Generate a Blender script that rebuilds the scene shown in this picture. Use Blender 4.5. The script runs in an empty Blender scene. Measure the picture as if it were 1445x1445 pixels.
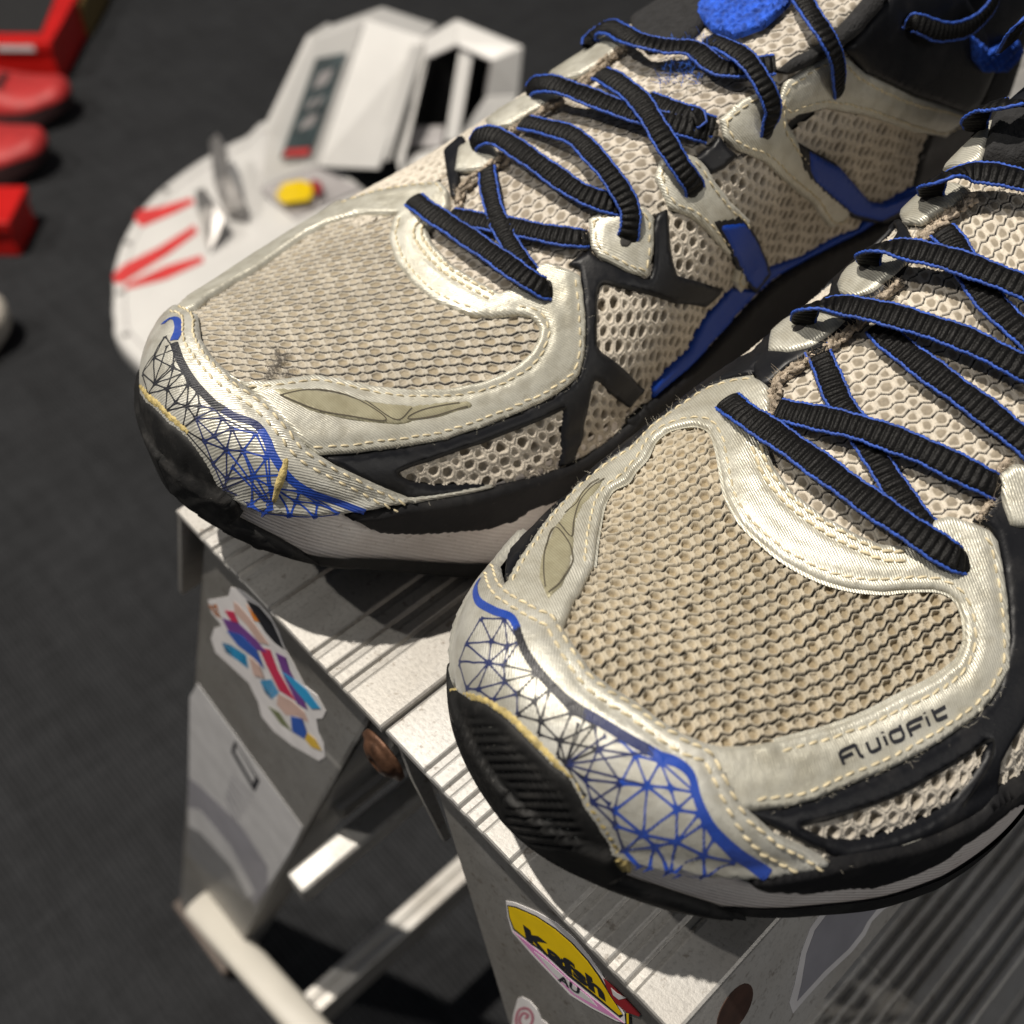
import bpy, bmesh, math, random
import numpy as np
from mathutils import Vector, Matrix
from mathutils.bvhtree import BVHTree
from mathutils.geometry import delaunay_2d_cdt

# ------------------------------------------------------------------ camera, light, exposure
# all measures below are millimetres; K turns them into metres
K = 0.001
F_PX = 1489.81                     # focal length in pixels of the 1445 px photograph
CAM = np.array([-54.074, -95.544, 203.295])
ROT = np.array([[0.7309753, -0.6823352, 0.0096850],
                [-0.5229702, -0.5692544, -0.6343907],
                [0.4383804, 0.4586589, -0.7729519]])
SC = bpy.context.scene
COL = SC.collection
cam_data = bpy.data.cameras.new('camera')
cam_data.sensor_width = 36.0
cam_data.lens = F_PX / 1445.0 * 36.0
cam_data.clip_start = 0.005
cam_data.clip_end = 20.0
cam_data.dof.use_dof = True
cam_data.dof.focus_distance = 0.206
cam_data.dof.aperture_fstop = 14.2
cam_ob = bpy.data.objects.new('camera', cam_data)
COL.objects.link(cam_ob)
mw = Matrix([[ROT[0][i], -ROT[1][i], -ROT[2][i], CAM[i] * K] for i in range(3)] + [[0, 0, 0, 1]])
cam_ob.matrix_world = mw
SC.camera = cam_ob

world = bpy.data.worlds.new('World')
SC.world = world
world.use_nodes = True
world.node_tree.nodes['Background'].inputs[0].default_value = (0.80, 0.86, 1.0, 1)
world.node_tree.nodes['Background'].inputs[1].default_value = 0.08

def lamp(name, direction, dist, energy, radius, color, cone):
    d = bpy.data.lights.new(name, 'SPOT')
    d.energy = energy; d.shadow_soft_size = radius; d.color = color
    d.spot_size = math.radians(cone); d.spot_blend = 0.6
    o = bpy.data.objects.new(name, d); COL.objects.link(o)
    v = Vector(direction).normalized()
    o.location = Vector((0.06, 0.02, 0.03)) + v * dist
    o.rotation_euler = v.to_track_quat('Z', 'Y').to_euler()
    return o
# two ceiling spotlights: the shadows on the platform give their directions
lamp('ceiling_spotlight', (-0.19, 0.33, 1.0), 2.6, 375.0, 0.022, (1.0, 0.925, 0.82), 110)
lamp('ceiling_spotlight', (-0.72, 0.82, 1.0), 3.2, 150.0, 0.026, (1.0, 0.94, 0.86), 110)
# added fill spot far off on the camera's right, lifting the shaded sides
fill = lamp('fill_light', (0.10, -1.0, 0.65), 3.0, 62.0, 0.45, (1.0, 0.95, 0.88), 60)

vs = SC.view_settings
vs.view_transform = 'Standard'
vs.look = 'None'
vs.exposure = 0.0
vs.gamma = 1.0
SC.cycles.use_denoising = True

# ------------------------------------------------------------------ small helpers
rng = np.random.default_rng(7)

def pix_ray(x, y):
    d = ROT.T @ np.array([(x - 722.5) / F_PX, (y - 722.5) / F_PX, 1.0])
    return d / np.linalg.norm(d)

def pix_plane(p, n, c):
    d = pix_ray(*p); n = np.array(n, float)
    return CAM + d * ((c - n @ CAM) / (n @ d))

def project(P):
    q = (np.asarray(P, float) - CAM) @ ROT.T
    return q[..., :2] / q[..., 2:] * F_PX + 722.5

CROPS = {'c0': (0, 0, 2.89), 'c2': (480, 0, 2.89), 'c3': (945, 0, 2.89), 'c4': (180, 380, 2.89), 'c5': (580, 380, 2.89),
         'c6': (945, 450, 2.89), 'c7': (620, 800, 2.89), 'c8': (945, 900, 2.652), 'd5': (800, 350, 5.78),
         'l1': (200, 660, 2.89), 'l3': (400, 945, 2.89), 'l4': (250, 820, 5.557), 'l5': (690, 1250, 6.283),
         'l6': (240, 960, 4.661), 'l7': (150, 0, 2.408), 'l8': (1000, 1180, 3.247), 'u2': (800, 0, 1.693), 'g7': (560, 540, 4.817), 'f2': (1050, 780, 4.129), 'f1': (1095, 1145, 4.129), 'full': (0, 0, 1.0)}

def px(crop, pts):
    a, b, s = CROPS[crop]
    return [(a + x / s, b + y / s) for x, y in pts]

def mesh_object(name, verts, faces, mat, parent=None, smooth=True, col=None, uv=None):
    me = bpy.data.meshes.new(name)
    me.from_pydata([tuple(v) for v in (np.asarray(verts) * K).tolist()], [], [tuple(f) for f in faces])
    if smooth:
        me.polygons.foreach_set('use_smooth', [True] * len(me.polygons))
    if col is not None:
        at = me.color_attributes.new('Col', 'FLOAT_COLOR', 'POINT')
        c = np.ones((len(verts), 4)); c[:, :3] = col
        at.data.foreach_set('color', c.ravel())
    if uv is not None:
        ul = me.uv_layers.new(name='UVMap')
        li = np.zeros(len(me.loops), dtype=np.int32); me.loops.foreach_get('vertex_index', li)
        ul.data.foreach_set('uv', np.asarray(uv, float)[li].ravel())
    me.update()
    ob = bpy.data.objects.new(name, me)
    COL.objects.link(ob)
    if mat is not None:
        me.materials.append(mat)
    if parent is not None:
        ob.parent = parent
    return ob

def grid_mesh(name, V, mat, parent=None, mask=None, col=None, uv=None, close_u=False, smooth=True):
    """V: (n, m, 3) array of points; mask: (n, m) bool of the points to keep. Built fast, without from_pydata lists."""
    n, m = V.shape[:2]
    idx = np.arange(n * m).reshape(n, m)
    if close_u:
        idx = np.vstack([idx, idx[:1]])
    q = np.stack([idx[:-1, :-1], idx[1:, :-1], idx[1:, 1:], idx[:-1, 1:]], -1).reshape(-1, 4)
    P = V.reshape(-1, 3)
    keep = np.arange(len(P))
    if mask is not None:
        ok = mask.ravel()
        q = q[ok[q].all(1)]
        keep = np.unique(q)
        ren = np.full(len(P), -1); ren[keep] = np.arange(len(keep)); q = ren[q]
    P = P[keep]
    me = bpy.data.meshes.new(name)
    me.vertices.add(len(P)); me.vertices.foreach_set('co', (P * K).astype(np.float32).ravel())
    me.loops.add(len(q) * 4); me.loops.foreach_set('vertex_index', q.astype(np.int32).ravel())
    me.polygons.add(len(q)); me.polygons.foreach_set('loop_start', np.arange(len(q), dtype=np.int32) * 4)
    me.polygons.foreach_set('use_smooth', np.full(len(q), smooth))
    me.update(calc_edges=True)
    if col is not None:
        c = np.ones((len(P), 4), np.float32); c[:, :3] = col.reshape(-1, 3)[keep]
        at = me.color_attributes.new('Col', 'FLOAT_COLOR', 'POINT'); at.data.foreach_set('color', c.ravel())
    if uv is not None:
        ul = me.uv_layers.new(name='UVMap')
        ul.data.foreach_set('uv', uv.reshape(-1, 2)[keep][q.ravel()].astype(np.float32).ravel())
    me.materials.append(mat)
    ob = bpy.data.objects.new(name, me); COL.objects.link(ob)
    if parent is not None:
        ob.parent = parent
    return ob

def empty(name, loc=(0, 0, 0)):
    o = bpy.data.objects.new(name, None); COL.objects.link(o)
    o.empty_display_size = 0.02
    o.location = Vector(loc) * K
    return o

def tag(o, label=None, cat=None, group=None, kind=None):
    if label: o['label'] = label
    if cat: o['category'] = cat
    if group: o['group'] = group
    if kind: o['kind'] = kind
    return o

class Soup:
    """collects simple solids into one mesh"""
    def __init__(s): s.v = []; s.f = []
    def add(s, V, F):
        b = len(s.v); s.v.extend([tuple(p) for p in V]); s.f.extend([tuple(b + i for i in f) for f in F])
    def prism(s, ring, off):
        """ring of 3-D points extruded by vector off"""
        ring = [np.array(p, float) for p in ring]; off = np.array(off, float); n = len(ring)
        V = ring + [p + off for p in ring]
        F = [tuple(range(n))[::-1], tuple(range(n, 2 * n))] + [(i, (i + 1) % n, (i + 1) % n + n, i + n) for i in range(n)]
        s.add(V, F)
    def box(s, lo, hi):
        x0, y0, z0 = lo; x1, y1, z1 = hi
        s.prism([(x0, y0, z0), (x1, y0, z0), (x1, y1, z0), (x0, y1, z0)], (0, 0, z1 - z0))
    def tube(s, pts, r, seg=10, cap=True):
        pts = [np.array(p, float) for p in pts]; n = len(pts); rr = r if hasattr(r, '__len__') else [r] * n
        V = []; up = np.array([0.123, 0.345, 0.93])
        for i, p in enumerate(pts):
            t = pts[min(i + 1, n - 1)] - pts[max(i - 1, 0)]; t = t / (np.linalg.norm(t) + 1e-9)
            a = np.cross(t, up); a /= np.linalg.norm(a) + 1e-9; b = np.cross(t, a)
            for k in range(seg):
                w = 2 * math.pi * k / seg; V.append(p + rr[i] * (a * math.cos(w) + b * math.sin(w)))
        F = []
        for i in range(n - 1):
            for k in range(seg):
                F.append((i * seg + k, i * seg + (k + 1) % seg, (i + 1) * seg + (k + 1) % seg, (i + 1) * seg + k))
        if cap:
            F.append(tuple(range(seg))[::-1]); F.append(tuple((n - 1) * seg + k for k in range(seg)))
        s.add(V, F)
    def build(s, name, mat, parent=None, smooth=False, bevel=0.0):
        o = mesh_object(name, np.array(s.v), s.f, mat, parent, smooth)
        bm = bmesh.new(); bm.from_mesh(o.data); bmesh.ops.recalc_face_normals(bm, faces=bm.faces); bm.to_mesh(o.data); bm.free()
        if bevel:
            m = o.modifiers.new('bevel', 'BEVEL'); m.width = bevel * K; m.segments = 2; m.limit_method = 'ANGLE'; m.angle_limit = math.radians(35)
        return o

# ------------------------------------------------------------------ materials
class NT:
    def __init__(s, name):
        s.m = bpy.data.materials.new(name); s.m.use_nodes = True
        s.t = s.m.node_tree; s.n = s.t.nodes; s.b = s.n['Principled BSDF']
    def node(s, kind, **kw):
        o = s.n.new('ShaderNode' + kind)
        for k, v in kw.items():
            if k in ('i', 'ins'):
                for a, b in v.items(): o.inputs[a].default_value = b
            else: setattr(o, k, v)
        return o
    def link(s, a, b): s.t.links.new(a, b)
    def set(s, **kw):
        for k, v in kw.items(): s.b.inputs[k.replace('_', ' ')].default_value = v
        return s
    def coords(s, kind='Object', scale=None, rot=None):
        c = s.node('TexCoord').outputs[kind]
        if scale is None and rot is None: return c
        mp = s.node('Mapping')
        if scale is not None: mp.inputs['Scale'].default_value = scale if hasattr(scale, '__len__') else (scale,) * 3
        if rot is not None: mp.inputs['Rotation'].default_value = rot
        s.link(c, mp.inputs['Vector']); return mp.outputs[0]
    def noise(s, co, scale, detail=3, rough=0.55, out=0):
        t = s.node('TexNoise', i={'Scale': scale, 'Detail': detail, 'Roughness': rough}); s.link(co, t.inputs['Vector']); return t.outputs[out]
    def ramp(s, fac, stops):
        r = s.node('ValToRGB'); e = r.color_ramp.elements
        while len(e) < len(stops): e.new(0.5)
        for q, (p, c) in zip(e, stops):
            q.position = p; q.color = (c[0], c[1], c[2], 1) if hasattr(c, '__len__') else (c, c, c, 1)
        s.link(fac, r.inputs[0]); return r.outputs[0]
    def mix(s, fac, a, b, mode='MIX'):
        m = s.node('Mix', data_type='RGBA', blend_type=mode)
        for sock, v in ((m.inputs[0], fac), (m.inputs[6], a), (m.inputs[7], b)):
            if hasattr(v, 'is_linked'): s.link(v, sock)
            else: sock.default_value = v if not hasattr(v, '__len__') else (v[0], v[1], v[2], 1)
        return m.outputs[2]
    def math(s, op, a, b=0.0):
        m = s.node('Math', operation=op)
        for sock, v in ((m.inputs[0], a), (m.inputs[1], b)):
            if hasattr(v, 'is_linked'): s.link(v, sock)
            else: sock.default_value = v
        return m.outputs[0]
    def bump(s, h, strength, dist, normal=None):
        b = s.node('Bump', i={'Strength': strength, 'Distance': dist}); s.link(h, b.inputs['Height'])
        if normal is not None: s.link(normal, b.inputs['Normal'])
        return b.outputs[0]
    def out(s, **kw):
        for k, v in kw.items(): s.link(v, s.b.inputs[k.replace('_', ' ')])
        return s.m

def mat_plain(name, color, rough=0.6, metal=0.0, var=0.12, scale=60, bump=0.0, bscale=400, spec=0.5):
    n = NT(name); co = n.coords()
    f = n.noise(co, scale)
    c = n.ramp(f, [(0.3, [max(0, v * (1 - var)) for v in color]), (0.7, [v * (1 + var) for v in color])])
    n.set(Roughness=rough, Metallic=metal); n.b.inputs['Specular IOR Level'].default_value = spec
    kw = {'Base_Color': c}
    if bump:
        kw['Normal'] = n.bump(n.noise(co, bscale, 4), 1.0, bump)
    r = n.math('ADD', n.math('MULTIPLY', n.noise(co, scale * 2.3), 0.25), rough - 0.12); kw['Roughness'] = r
    return n.out(**kw)

def mat_aluminium(name, base=0.62, rough=0.42, metal=0.72):
    """mill-finish aluminium of the step stool: drawn along x, pitted and scratched"""
    n = NT(name); co = n.coords()
    st = n.noise(n.coords(scale=(3, 160, 160)), 1.0, 4)
    pit = n.noise(co, 900, 4, 0.7); blot = n.noise(co, 38, 4)
    vor = n.node('TexVoronoi', feature='DISTANCE_TO_EDGE', i={'Scale': 420.0}); n.link(co, vor.inputs['Vector'])
    scr = n.noise(n.coords(scale=(900, 25, 25), rot=(0, 0, 0.5)), 1.0, 2)
    a = n.ramp(blot, [(0.25, (base * 0.84, base * 0.81, base * 0.76)), (0.75, (base * 1.06, base * 1.05, base * 1.02))])
    c = n.mix(0.5, a, n.ramp(pit, [(0.3, 0.50), (0.48, 0.95), (0.7, 1.0)]), 'MULTIPLY')
    c = n.mix(n.math('MULTIPLY', n.ramp(n.noise(co, 300, 3, 0.7), [(0.60, 0.0), (0.70, 1.0)]), 0.6), c, (0.17, 0.14, 0.11))
    c = n.mix(n.math('MULTIPLY', n.ramp(n.noise(n.coords(scale=(420, 9, 9), rot=(0, 0, 1.1)), 1.0, 2), [(0.70, 0.0), (0.74, 1.0)]), 0.6), c, (0.80, 0.78, 0.74))
    c = n.mix(0.5, c, n.ramp(n.noise(co, 14, 5, 0.65), [(0.35, (0.70, 0.66, 0.60)), (0.6, (1, 1, 1))]), 'MULTIPLY')
    r = n.math('ADD', n.math('MULTIPLY', st, 0.22), rough - 0.1)
    h = n.math('ADD', n.math('MULTIPLY', pit, 0.6), n.math('MULTIPLY', st, 0.5))
    h = n.math('ADD', h, n.math('MULTIPLY', scr, 0.15))
    n.set(Metallic=metal)
    return n.out(Base_Color=c, Roughness=r, Normal=n.bump(h, 0.55, 0.00016))

M = {}
M['alu'] = mat_aluminium('aluminium_platform', 0.53, 0.5)
M['alu_dark'] = mat_aluminium('aluminium_frame', 0.42, 0.46)
M['alu_skirt'] = mat_aluminium('aluminium_skirt', 0.60, 0.5, 0.30)
M['rust'] = mat_plain('rusty_bolt', (0.115, 0.058, 0.034), 0.5, 0.6, 0.5, 300, 0.0002, 700)
M['hole'] = mat_plain('rust_stained_hole', (0.05, 0.022, 0.014), 0.8, 0.0, 0.3, 200)
M['bar'] = mat_plain('pale_tube', (0.50, 0.475, 0.42), 0.4, 0.0, 0.05, 30)
def mat_carpet():
    n = NT('charcoal_carpet'); co = n.coords()
    a = n.noise(co, 380, 4, 0.7); b = n.noise(co, 9, 3)
    w = n.node('TexWave', i={'Scale': 75.0, 'Distortion': 2.5, 'Detail': 2.0}); n.link(co, w.inputs['Vector'])
    f = n.math('ADD', n.math('MULTIPLY', a, 0.7), n.math('MULTIPLY', w.outputs['Fac'], 0.3))
    c = n.ramp(f, [(0.3, (0.015, 0.0158, 0.0172)), (0.72, (0.047, 0.0485, 0.0525))])
    c = n.mix(0.5, c, n.ramp(b, [(0.3, 0.7), (0.7, 1.0)]), 'MULTIPLY')
    s1 = n.noise(n.coords(scale=(14, 110, 60)), 1.0, 3); s2 = n.noise(n.coords(scale=(110, 14, 60)), 1.0, 3)
    c = n.mix(0.5, c, n.ramp(n.math('ADD', n.math('MULTIPLY', s1, 0.5), n.math('MULTIPLY', s2, 0.5)), [(0.38, 0.55), (0.62, 1.25)]), 'MULTIPLY')
    n.set(Roughness=0.95); n.b.inputs['Specular IOR Level'].default_value = 0.2
    return n.out(Base_Color=c, Normal=n.bump(f, 1.0, 0.003))
M['carpet'] = mat_carpet()

# ------------------------------------------------------------------ carpet
FLOOR = -560.0
g = mesh_object('carpet', [(-2500, -2500, FLOOR), (5000, -2500, FLOOR), (5000, 5000, FLOOR), (-2500, 5000, FLOOR)], [(0, 1, 2, 3)], M['carpet'], None, False)
tag(g, kind='structure')

# ------------------------------------------------------------------ the aluminium step stool
HALF = 82.5
stool = empty('step_stool', (150, 0, FLOOR))
tag(stool, 'worn bare aluminium folding step stool covered in stickers, under the running shoes', 'step stool')
STOOL_OFF = np.array([150, 0, FLOOR])
_children = []
def on_stool(o):
    o.parent = stool; o.matrix_parent_inverse = Matrix.Translation(-Vector(STOOL_OFF) * K); return o

def edge_y(xp):
    return pix_plane((xp, 720 + (xp - 244.7) * 1.0613), (0, 0, 1), 0)[1]

def tread_profile(y_from, y_to, centres, width=2.7, depth=0.85, thick=2.2):
    """points (y, z) along the top from y_from down to y_to with rolled grooves"""
    cs = sorted(centres, reverse=True); pts = [(y_from, -0.8), (y_from - 0.25, -0.25), (y_from - 0.8, 0)]
    for c in cs:
        w = width / 2
        pts += [(c + w + 0.35, 0.0), (c + w, -0.12), (c + w - 0.55, -depth), (c - w + 0.7, -depth * 0.8), (c - w + 0.1, -0.1), (c - w - 0.3, 0.0)]
    pts += [(y_to + 0.8, 0), (y_to + 0.25, -0.25), (y_to, -0.8)]
    return pts

def extrude_profile(name, prof, x0, x1, thick, mat, parent=None):
    """sheet with the given top profile, thickness below it, closed ends"""
    n = len(prof); V = []
    for x, inset in ((x0, 0.35), (x0 + 0.35, 0.0), (x1, 0.0)):
        V += [(x, y, z - inset) for y, z in prof] 
    for x in (x0, x1):
        V += [(x, y, -thick) for y, z in prof]
    F = []
    for r in range(2):
        for i in range(n - 1):
            F.append((r * n + i, r * n + i + 1, (r + 1) * n + i + 1, (r + 1) * n + i))
    b0, b1 = 3 * n, 4 * n
    for i in range(n - 1):
        F.append((i, b0 + i, b0 + i + 1, i + 1)); F.append((2 * n + i, 2 * n + i + 1, b1 + i + 1, b1 + i)); F.append((b0 + i, b1 + i, b1 + i + 1, b0 + i + 1))
    F.append((0, n, 2 * n, b1, b0)); F.append((n - 1, b0 + n - 1, b1 + n - 1, 3 * n - 1, 2 * n - 1))
    return mesh_object(name, np.array(V), F, mat, parent, False)

left_px = [281, 300, 317, 336, 381, 440, 463, 484]
right_px = [599, 625, 648, 672, 721, 796, 827, 858, 885]
on_stool(extrude_profile('platform_tread', tread_profile(HALF, 0.35, [edge_y(x) for x in left_px]), 0, 430, 2.0, M['alu']))
on_stool(extrude_profile('platform_tread', tread_profile(-0.35, -HALF, [edge_y(x) for x in right_px]), 0.5, 430, 2.0, M['alu']))

def sheet(name, corners, nrm, mat, bevel=0.25):
    s = Soup(); s.prism(corners, nrm); return on_stool(s.build(name, mat, bevel=bevel))
# outer skirts lean outwards like the legs
sheet('skirt', [(0.4, HALF - 0.1, -0.6), (430, HALF - 0.1, -0.6), (430, HALF + 26, -62), (0.4, HALF + 26, -62)], (0, -2.2, -0.6), M['alu_dark'])
sheet('skirt', [(0.6, -HALF + 0.1, -0.6), (430, -HALF + 0.1, -0.6), (430, -HALF - 14.3, -33.5), (0.6, -HALF - 14.3, -33.5)], (0, 2.2, -0.6), M['alu_skirt'])
# the two flanges that meet under the seam
sheet('seam_flange', [(1.5, -1.5, -2.2), (5, -1.5, -2.2), (6, -11.5, -44), (4.0, -11.5, -44), (2.0, -4.5, -18)], (0, -1.8, 0), M['alu_dark'])
sheet('seam_flange', [(5.5, 1.5, -2.2), (11, 1.5, -2.2), (11, 11, -40), (7.0, 11, -40)], (0, 1.8, 0), M['alu_dark'])

LEG_N, LEG_C = (1.0, 0.0, -0.09), 5.2
def on_leg(p): return pix_plane(p, LEG_N, LEG_C)
def leg(pl_top, pl_bot, pr_top, pr_bot, depth):
    """channel rail: a web facing the stool's end and two flanges"""
    a, b, c, d = [np.array(v, float) for v in (pl_top, pl_bot, pr_top, pr_bot)]
    s = Soup(); s.prism([a, b, d, c], (2.0, 0, 0)); 
    for t, u in ((a, b), (c, d)):
        k = 1 if t is a else -1
        s.prism([t, u, u + (depth, 0, 0), t + (depth, 0, 0)], (0, -2.0 * k, 0))
    return on_stool(s.build('leg', M['alu_dark'], bevel=0.4))
def down(a, b, z):
    a = np.array(a); b = np.array(b); return a + (b - a) * ((z - a[2]) / (b[2] - a[2]))
la, lb = on_leg((287, 772)), on_leg((257, 1235))
lc, ld = on_leg((515, 1030)), on_leg((352, 1312))
LEG_L = (down(la, lb, -3.0), down(la, lb, FLOOR + 8), down(lc, ld, -3.0), down(lc, ld, FLOOR + 8))
leg(*LEG_L, 24)
def far(v): return np.array([430 - v[0], v[1], v[2]])
s = Soup(); a, b, c, d = [far(v) for v in LEG_L]; s.prism([a, b, d, c], (-2.0, 0, 0)); on_stool(s.build('leg', M['alu_dark'], bevel=0.4))
ra, rb = on_leg((627, 1146)), on_leg((700, 1385))
LEG_R = (down(ra, rb, -3.0), down(ra, rb, FLOOR + 8), np.array([5.0, -HALF + 2, -3.0]), np.array([5.2 + 0.09 * (FLOOR + 8), -HALF - 150, FLOOR + 8]))
leg(*LEG_R, 6)
s = Soup(); a, b, c, d = [far(v) for v in LEG_R]; s.prism([a, b, d, c], (-2.0, 0, 0)); on_stool(s.build('leg', M['alu_dark'], bevel=0.4))
for L in (LEG_L, LEG_R):
    for fx in (0, 1):
        q = [far(v) if fx else v for v in (L[1], L[3])]
        lo = np.minimum(q[0], q[1]); hi = np.maximum(q[0], q[1])
        s = Soup(); s.box((lo[0] - 3, lo[1] - 3, FLOOR), (hi[0] + 24 * (1 - 2 * fx) * 0 + 5, hi[1] + 3, FLOOR + 14)); on_stool(s.build('foot_cap', mat_plain('brown_plastic_foot', (0.10, 0.075, 0.06), 0.6) if 'foot' not in M else M['foot'], bevel=1.5))

def low_tread(y0, y1, z, x0, x1, grooves):
    o = extrude_profile('lower_tread', tread_profile(y1, y0, grooves, 3.4, 1.6), x0, x1, 2.4, M['alu'])
    o.location = (0, 0, z * K)
    s = Soup(); s.box((x0, y0 - 0.0, -26), (x1, y0 + 2.0, -0.9)); s.box((x0, y1 - 2.0, -26), (x1, y1, -0.9))
    q = s.build('tread_lip', M['alu_dark'], o)
    return on_stool(o)
# steps of the two ladder frames; the right-hand one catches light beside the shoe
for x0, y0, y1, zz in ((-21, 28, 37, -117), (3, 41, 49, -115)):
    s = Soup(); s.box((x0, y0, zz - 9), (420, y1, zz)); on_stool(s.build('rung', M['alu_dark'], bevel=1.4))
low_tread(86, 100, -420, -28, 440, [93])
low_tread(-134, -70, -152, -4, 420, [-101, -105.5, -110, -114.5, -121.5, -126, -130])
low_tread(-182, -110, -345, -20, 430, [-125, -150, -165])

s = Soup()
b0, b1 = pix_plane((281, 1277), (0, 0, 1), -404), pix_plane((470, 1490), (0, 0, 1), -404)
d = (b1 - b0) / np.linalg.norm(b1 - b0)
w = np.array([d[1], -d[0], 0])
ring = []
for k in range(20):
    t = 2 * math.pi * k / 20; c, sn = math.cos(t), math.sin(t)
    ring.append((math.copysign(abs(c) ** 0.6, c) * 9.0, math.copysign(abs(sn) ** 0.6, sn) * 7.0))
V = []
LEN = 330
for q, k in ((-2.5, 0.55), (-1.5, 0.85), (0, 1.0), (LEN, 1.0), (LEN + 2, 0.6)):
    V += [b0 + d * q + w * (r[0] * k) + np.array([0, 0, r[1] * k]) for r in ring]
Fc = [tuple(range(20))[::-1], tuple(range(80, 100))]
for r in range(4): Fc += [(r * 20 + i, r * 20 + (i + 1) % 20, (r + 1) * 20 + (i + 1) % 20, (r + 1) * 20 + i) for i in range(20)]
s.add(V, Fc)
on_stool(s.build('brace_tube', M['bar'], smooth=True))

# rusty pivot bolt and its washer
bc = pix_plane((543, 1064), (1, 0, 0), 2.5)
s = Soup(); V = []; Fc = []
prof = [(7.2, 0.0), (7.2, -0.9), (5.8, -1.1), (5.5, -1.8), (4.6, -2.7), (3.0, -3.3), (1.6, -3.5), (1.4, -2.9), (0.01, -2.9)]
for i, (r, h) in enumerate(prof):
    for k in range(24):
        t = 2 * math.pi * k / 24; V.append(bc + (h, r * math.cos(t), r * math.sin(t)))
for i in range(len(prof) - 1): Fc += [(i * 24 + k, i * 24 + (k + 1) % 24, (i + 1) * 24 + (k + 1) % 24, (i + 1) * 24 + k) for k in range(24)]
s.add(V, Fc); on_stool(s.build('pivot_bolt', M['rust'], smooth=True))
# flat dark disc standing in for the rust-stained hole in the right skirt
SK_N = np.array([0, 1.0, -0.43769]); SK_N /= np.linalg.norm(SK_N)
SK_C = float(SK_N @ np.array([0, -HALF + 0.1, -0.6]))
def on_skirt(p, off=0.0): return pix_plane(p, SK_N, SK_C - off)
hc = on_skirt((1038, 1424), 0.15); V = []; ax = np.array([1.0, 0, 0]); ay = np.cross(SK_N, ax)
ring = [hc + 5.2 * (ax * math.cos(t) + ay * math.sin(t)) for t in np.linspace(0, 2 * math.pi, 25)[:-1]]
s = Soup(); s.prism(ring, SK_N * 0.4); on_stool(s.build('hole_disc', M['hole'], bevel=0.1))

# ------------------------------------------------------------------ the running shoe as a parametric last
KL = np.array([0, 25, 50, 80, 110, 150, 200, 290.])
SH = dict(M=[42.343, 38.599, 45.565, 47.647, 45.569, 39.229, 41.642, 46.0],
          T=[31.446, 38.661, 48.311, 53.499, 46.967, 40.991, 38.533, 34.518],
          H=[23.822, 18.203, 18.203, 24.927, 39.447, 54.092, 65.503, 67.791],
          c=[-3.22, 5.562, 6.627, 13.463, 12.783, 26.618, 24.542, 6.531],
          zf=[39.31, 36.94, 32.705, 30.494, 30.099, 33.586, 33.212, 33.2],
          zb=[27.407, 15.652, 2.566, 0.3, 0.3, 0.3, 0.3, 0.3])
RM, RT, RH = 35.279, 30.747, 24.173
POSE = {'A': (-3.766, 61.227, -0.026, -0.014, -0.019, -1), 'B': (-0.868, -41.539, -0.046, 0.005, -0.02, 1)}
PI = math.pi

def spl(v, x):
    v = np.asarray(v, float); k = KL; m = np.gradient(v, k)
    i = np.clip(np.searchsorted(k, x) - 1, 0, len(k) - 2); h = k[i + 1] - k[i]; t = np.clip((x - k[i]) / h, -.2, 1.2)
    return (2*t**3-3*t**2+1)*v[i] + (t**3-2*t**2+t)*h*m[i] + (-2*t**3+3*t**2)*v[i+1] + (t**3-t**2)*h*m[i+1]

def rnd(l, R):
    t = np.clip(l / R, 0, 1); return np.sqrt(np.maximum(1 - (1 - t) ** 2, 0))

def section(l, t):
    """point of the outer skin; l along the shoe from the toe, t: -1..0 inner side wall of the sole, 0..pi upper, pi..pi+1 outer wall"""
    heel = np.where(l > 225, np.sqrt(np.maximum(1 - ((l - 225) / 62.0) ** 2, 0.0)), 1.0)
    Mw = spl(SH['M'], l) * rnd(l, RM) * heel; Tw = spl(SH['T'], l) * rnd(l, RT) * heel
    Hh = spl(SH['H'], l) * rnd(l, RH); c = spl(SH['c'], l) * rnd(l, 30) * heel
    zf = spl(SH['zf'], l); zb = np.maximum(spl(SH['zb'], l), 0.3); fl = np.interp(l, [0, 60], [-2.016, 3.383])
    a = 2 / np.interp(l, [30, 140], [2.094, 2.264])
    tt = np.clip(t, 0, PI); cs = np.cos(tt); sn = np.maximum(np.sin(tt), 0)
    w = c + np.where(cs > 0, (Mw - c) * np.abs(cs) ** a, -(Tw + c) * np.abs(cs) ** a)
    z = zf + Hh * sn ** a
    k = np.where(t < 0, -t, np.where(t > PI, t - PI, 0.0))
    out = fl * np.sqrt(np.sin(np.clip(k, 0, 1) * PI * 0.5)) * np.where(l < 285, 1, 0.3)
    w = w + np.where(t < 0, out, np.where(t > PI, -out, 0.0))
    z = np.where(k > 0, zf + (zb - zf) * k, z)
    return np.stack([l + 0 * w, w, z], -1)

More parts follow.
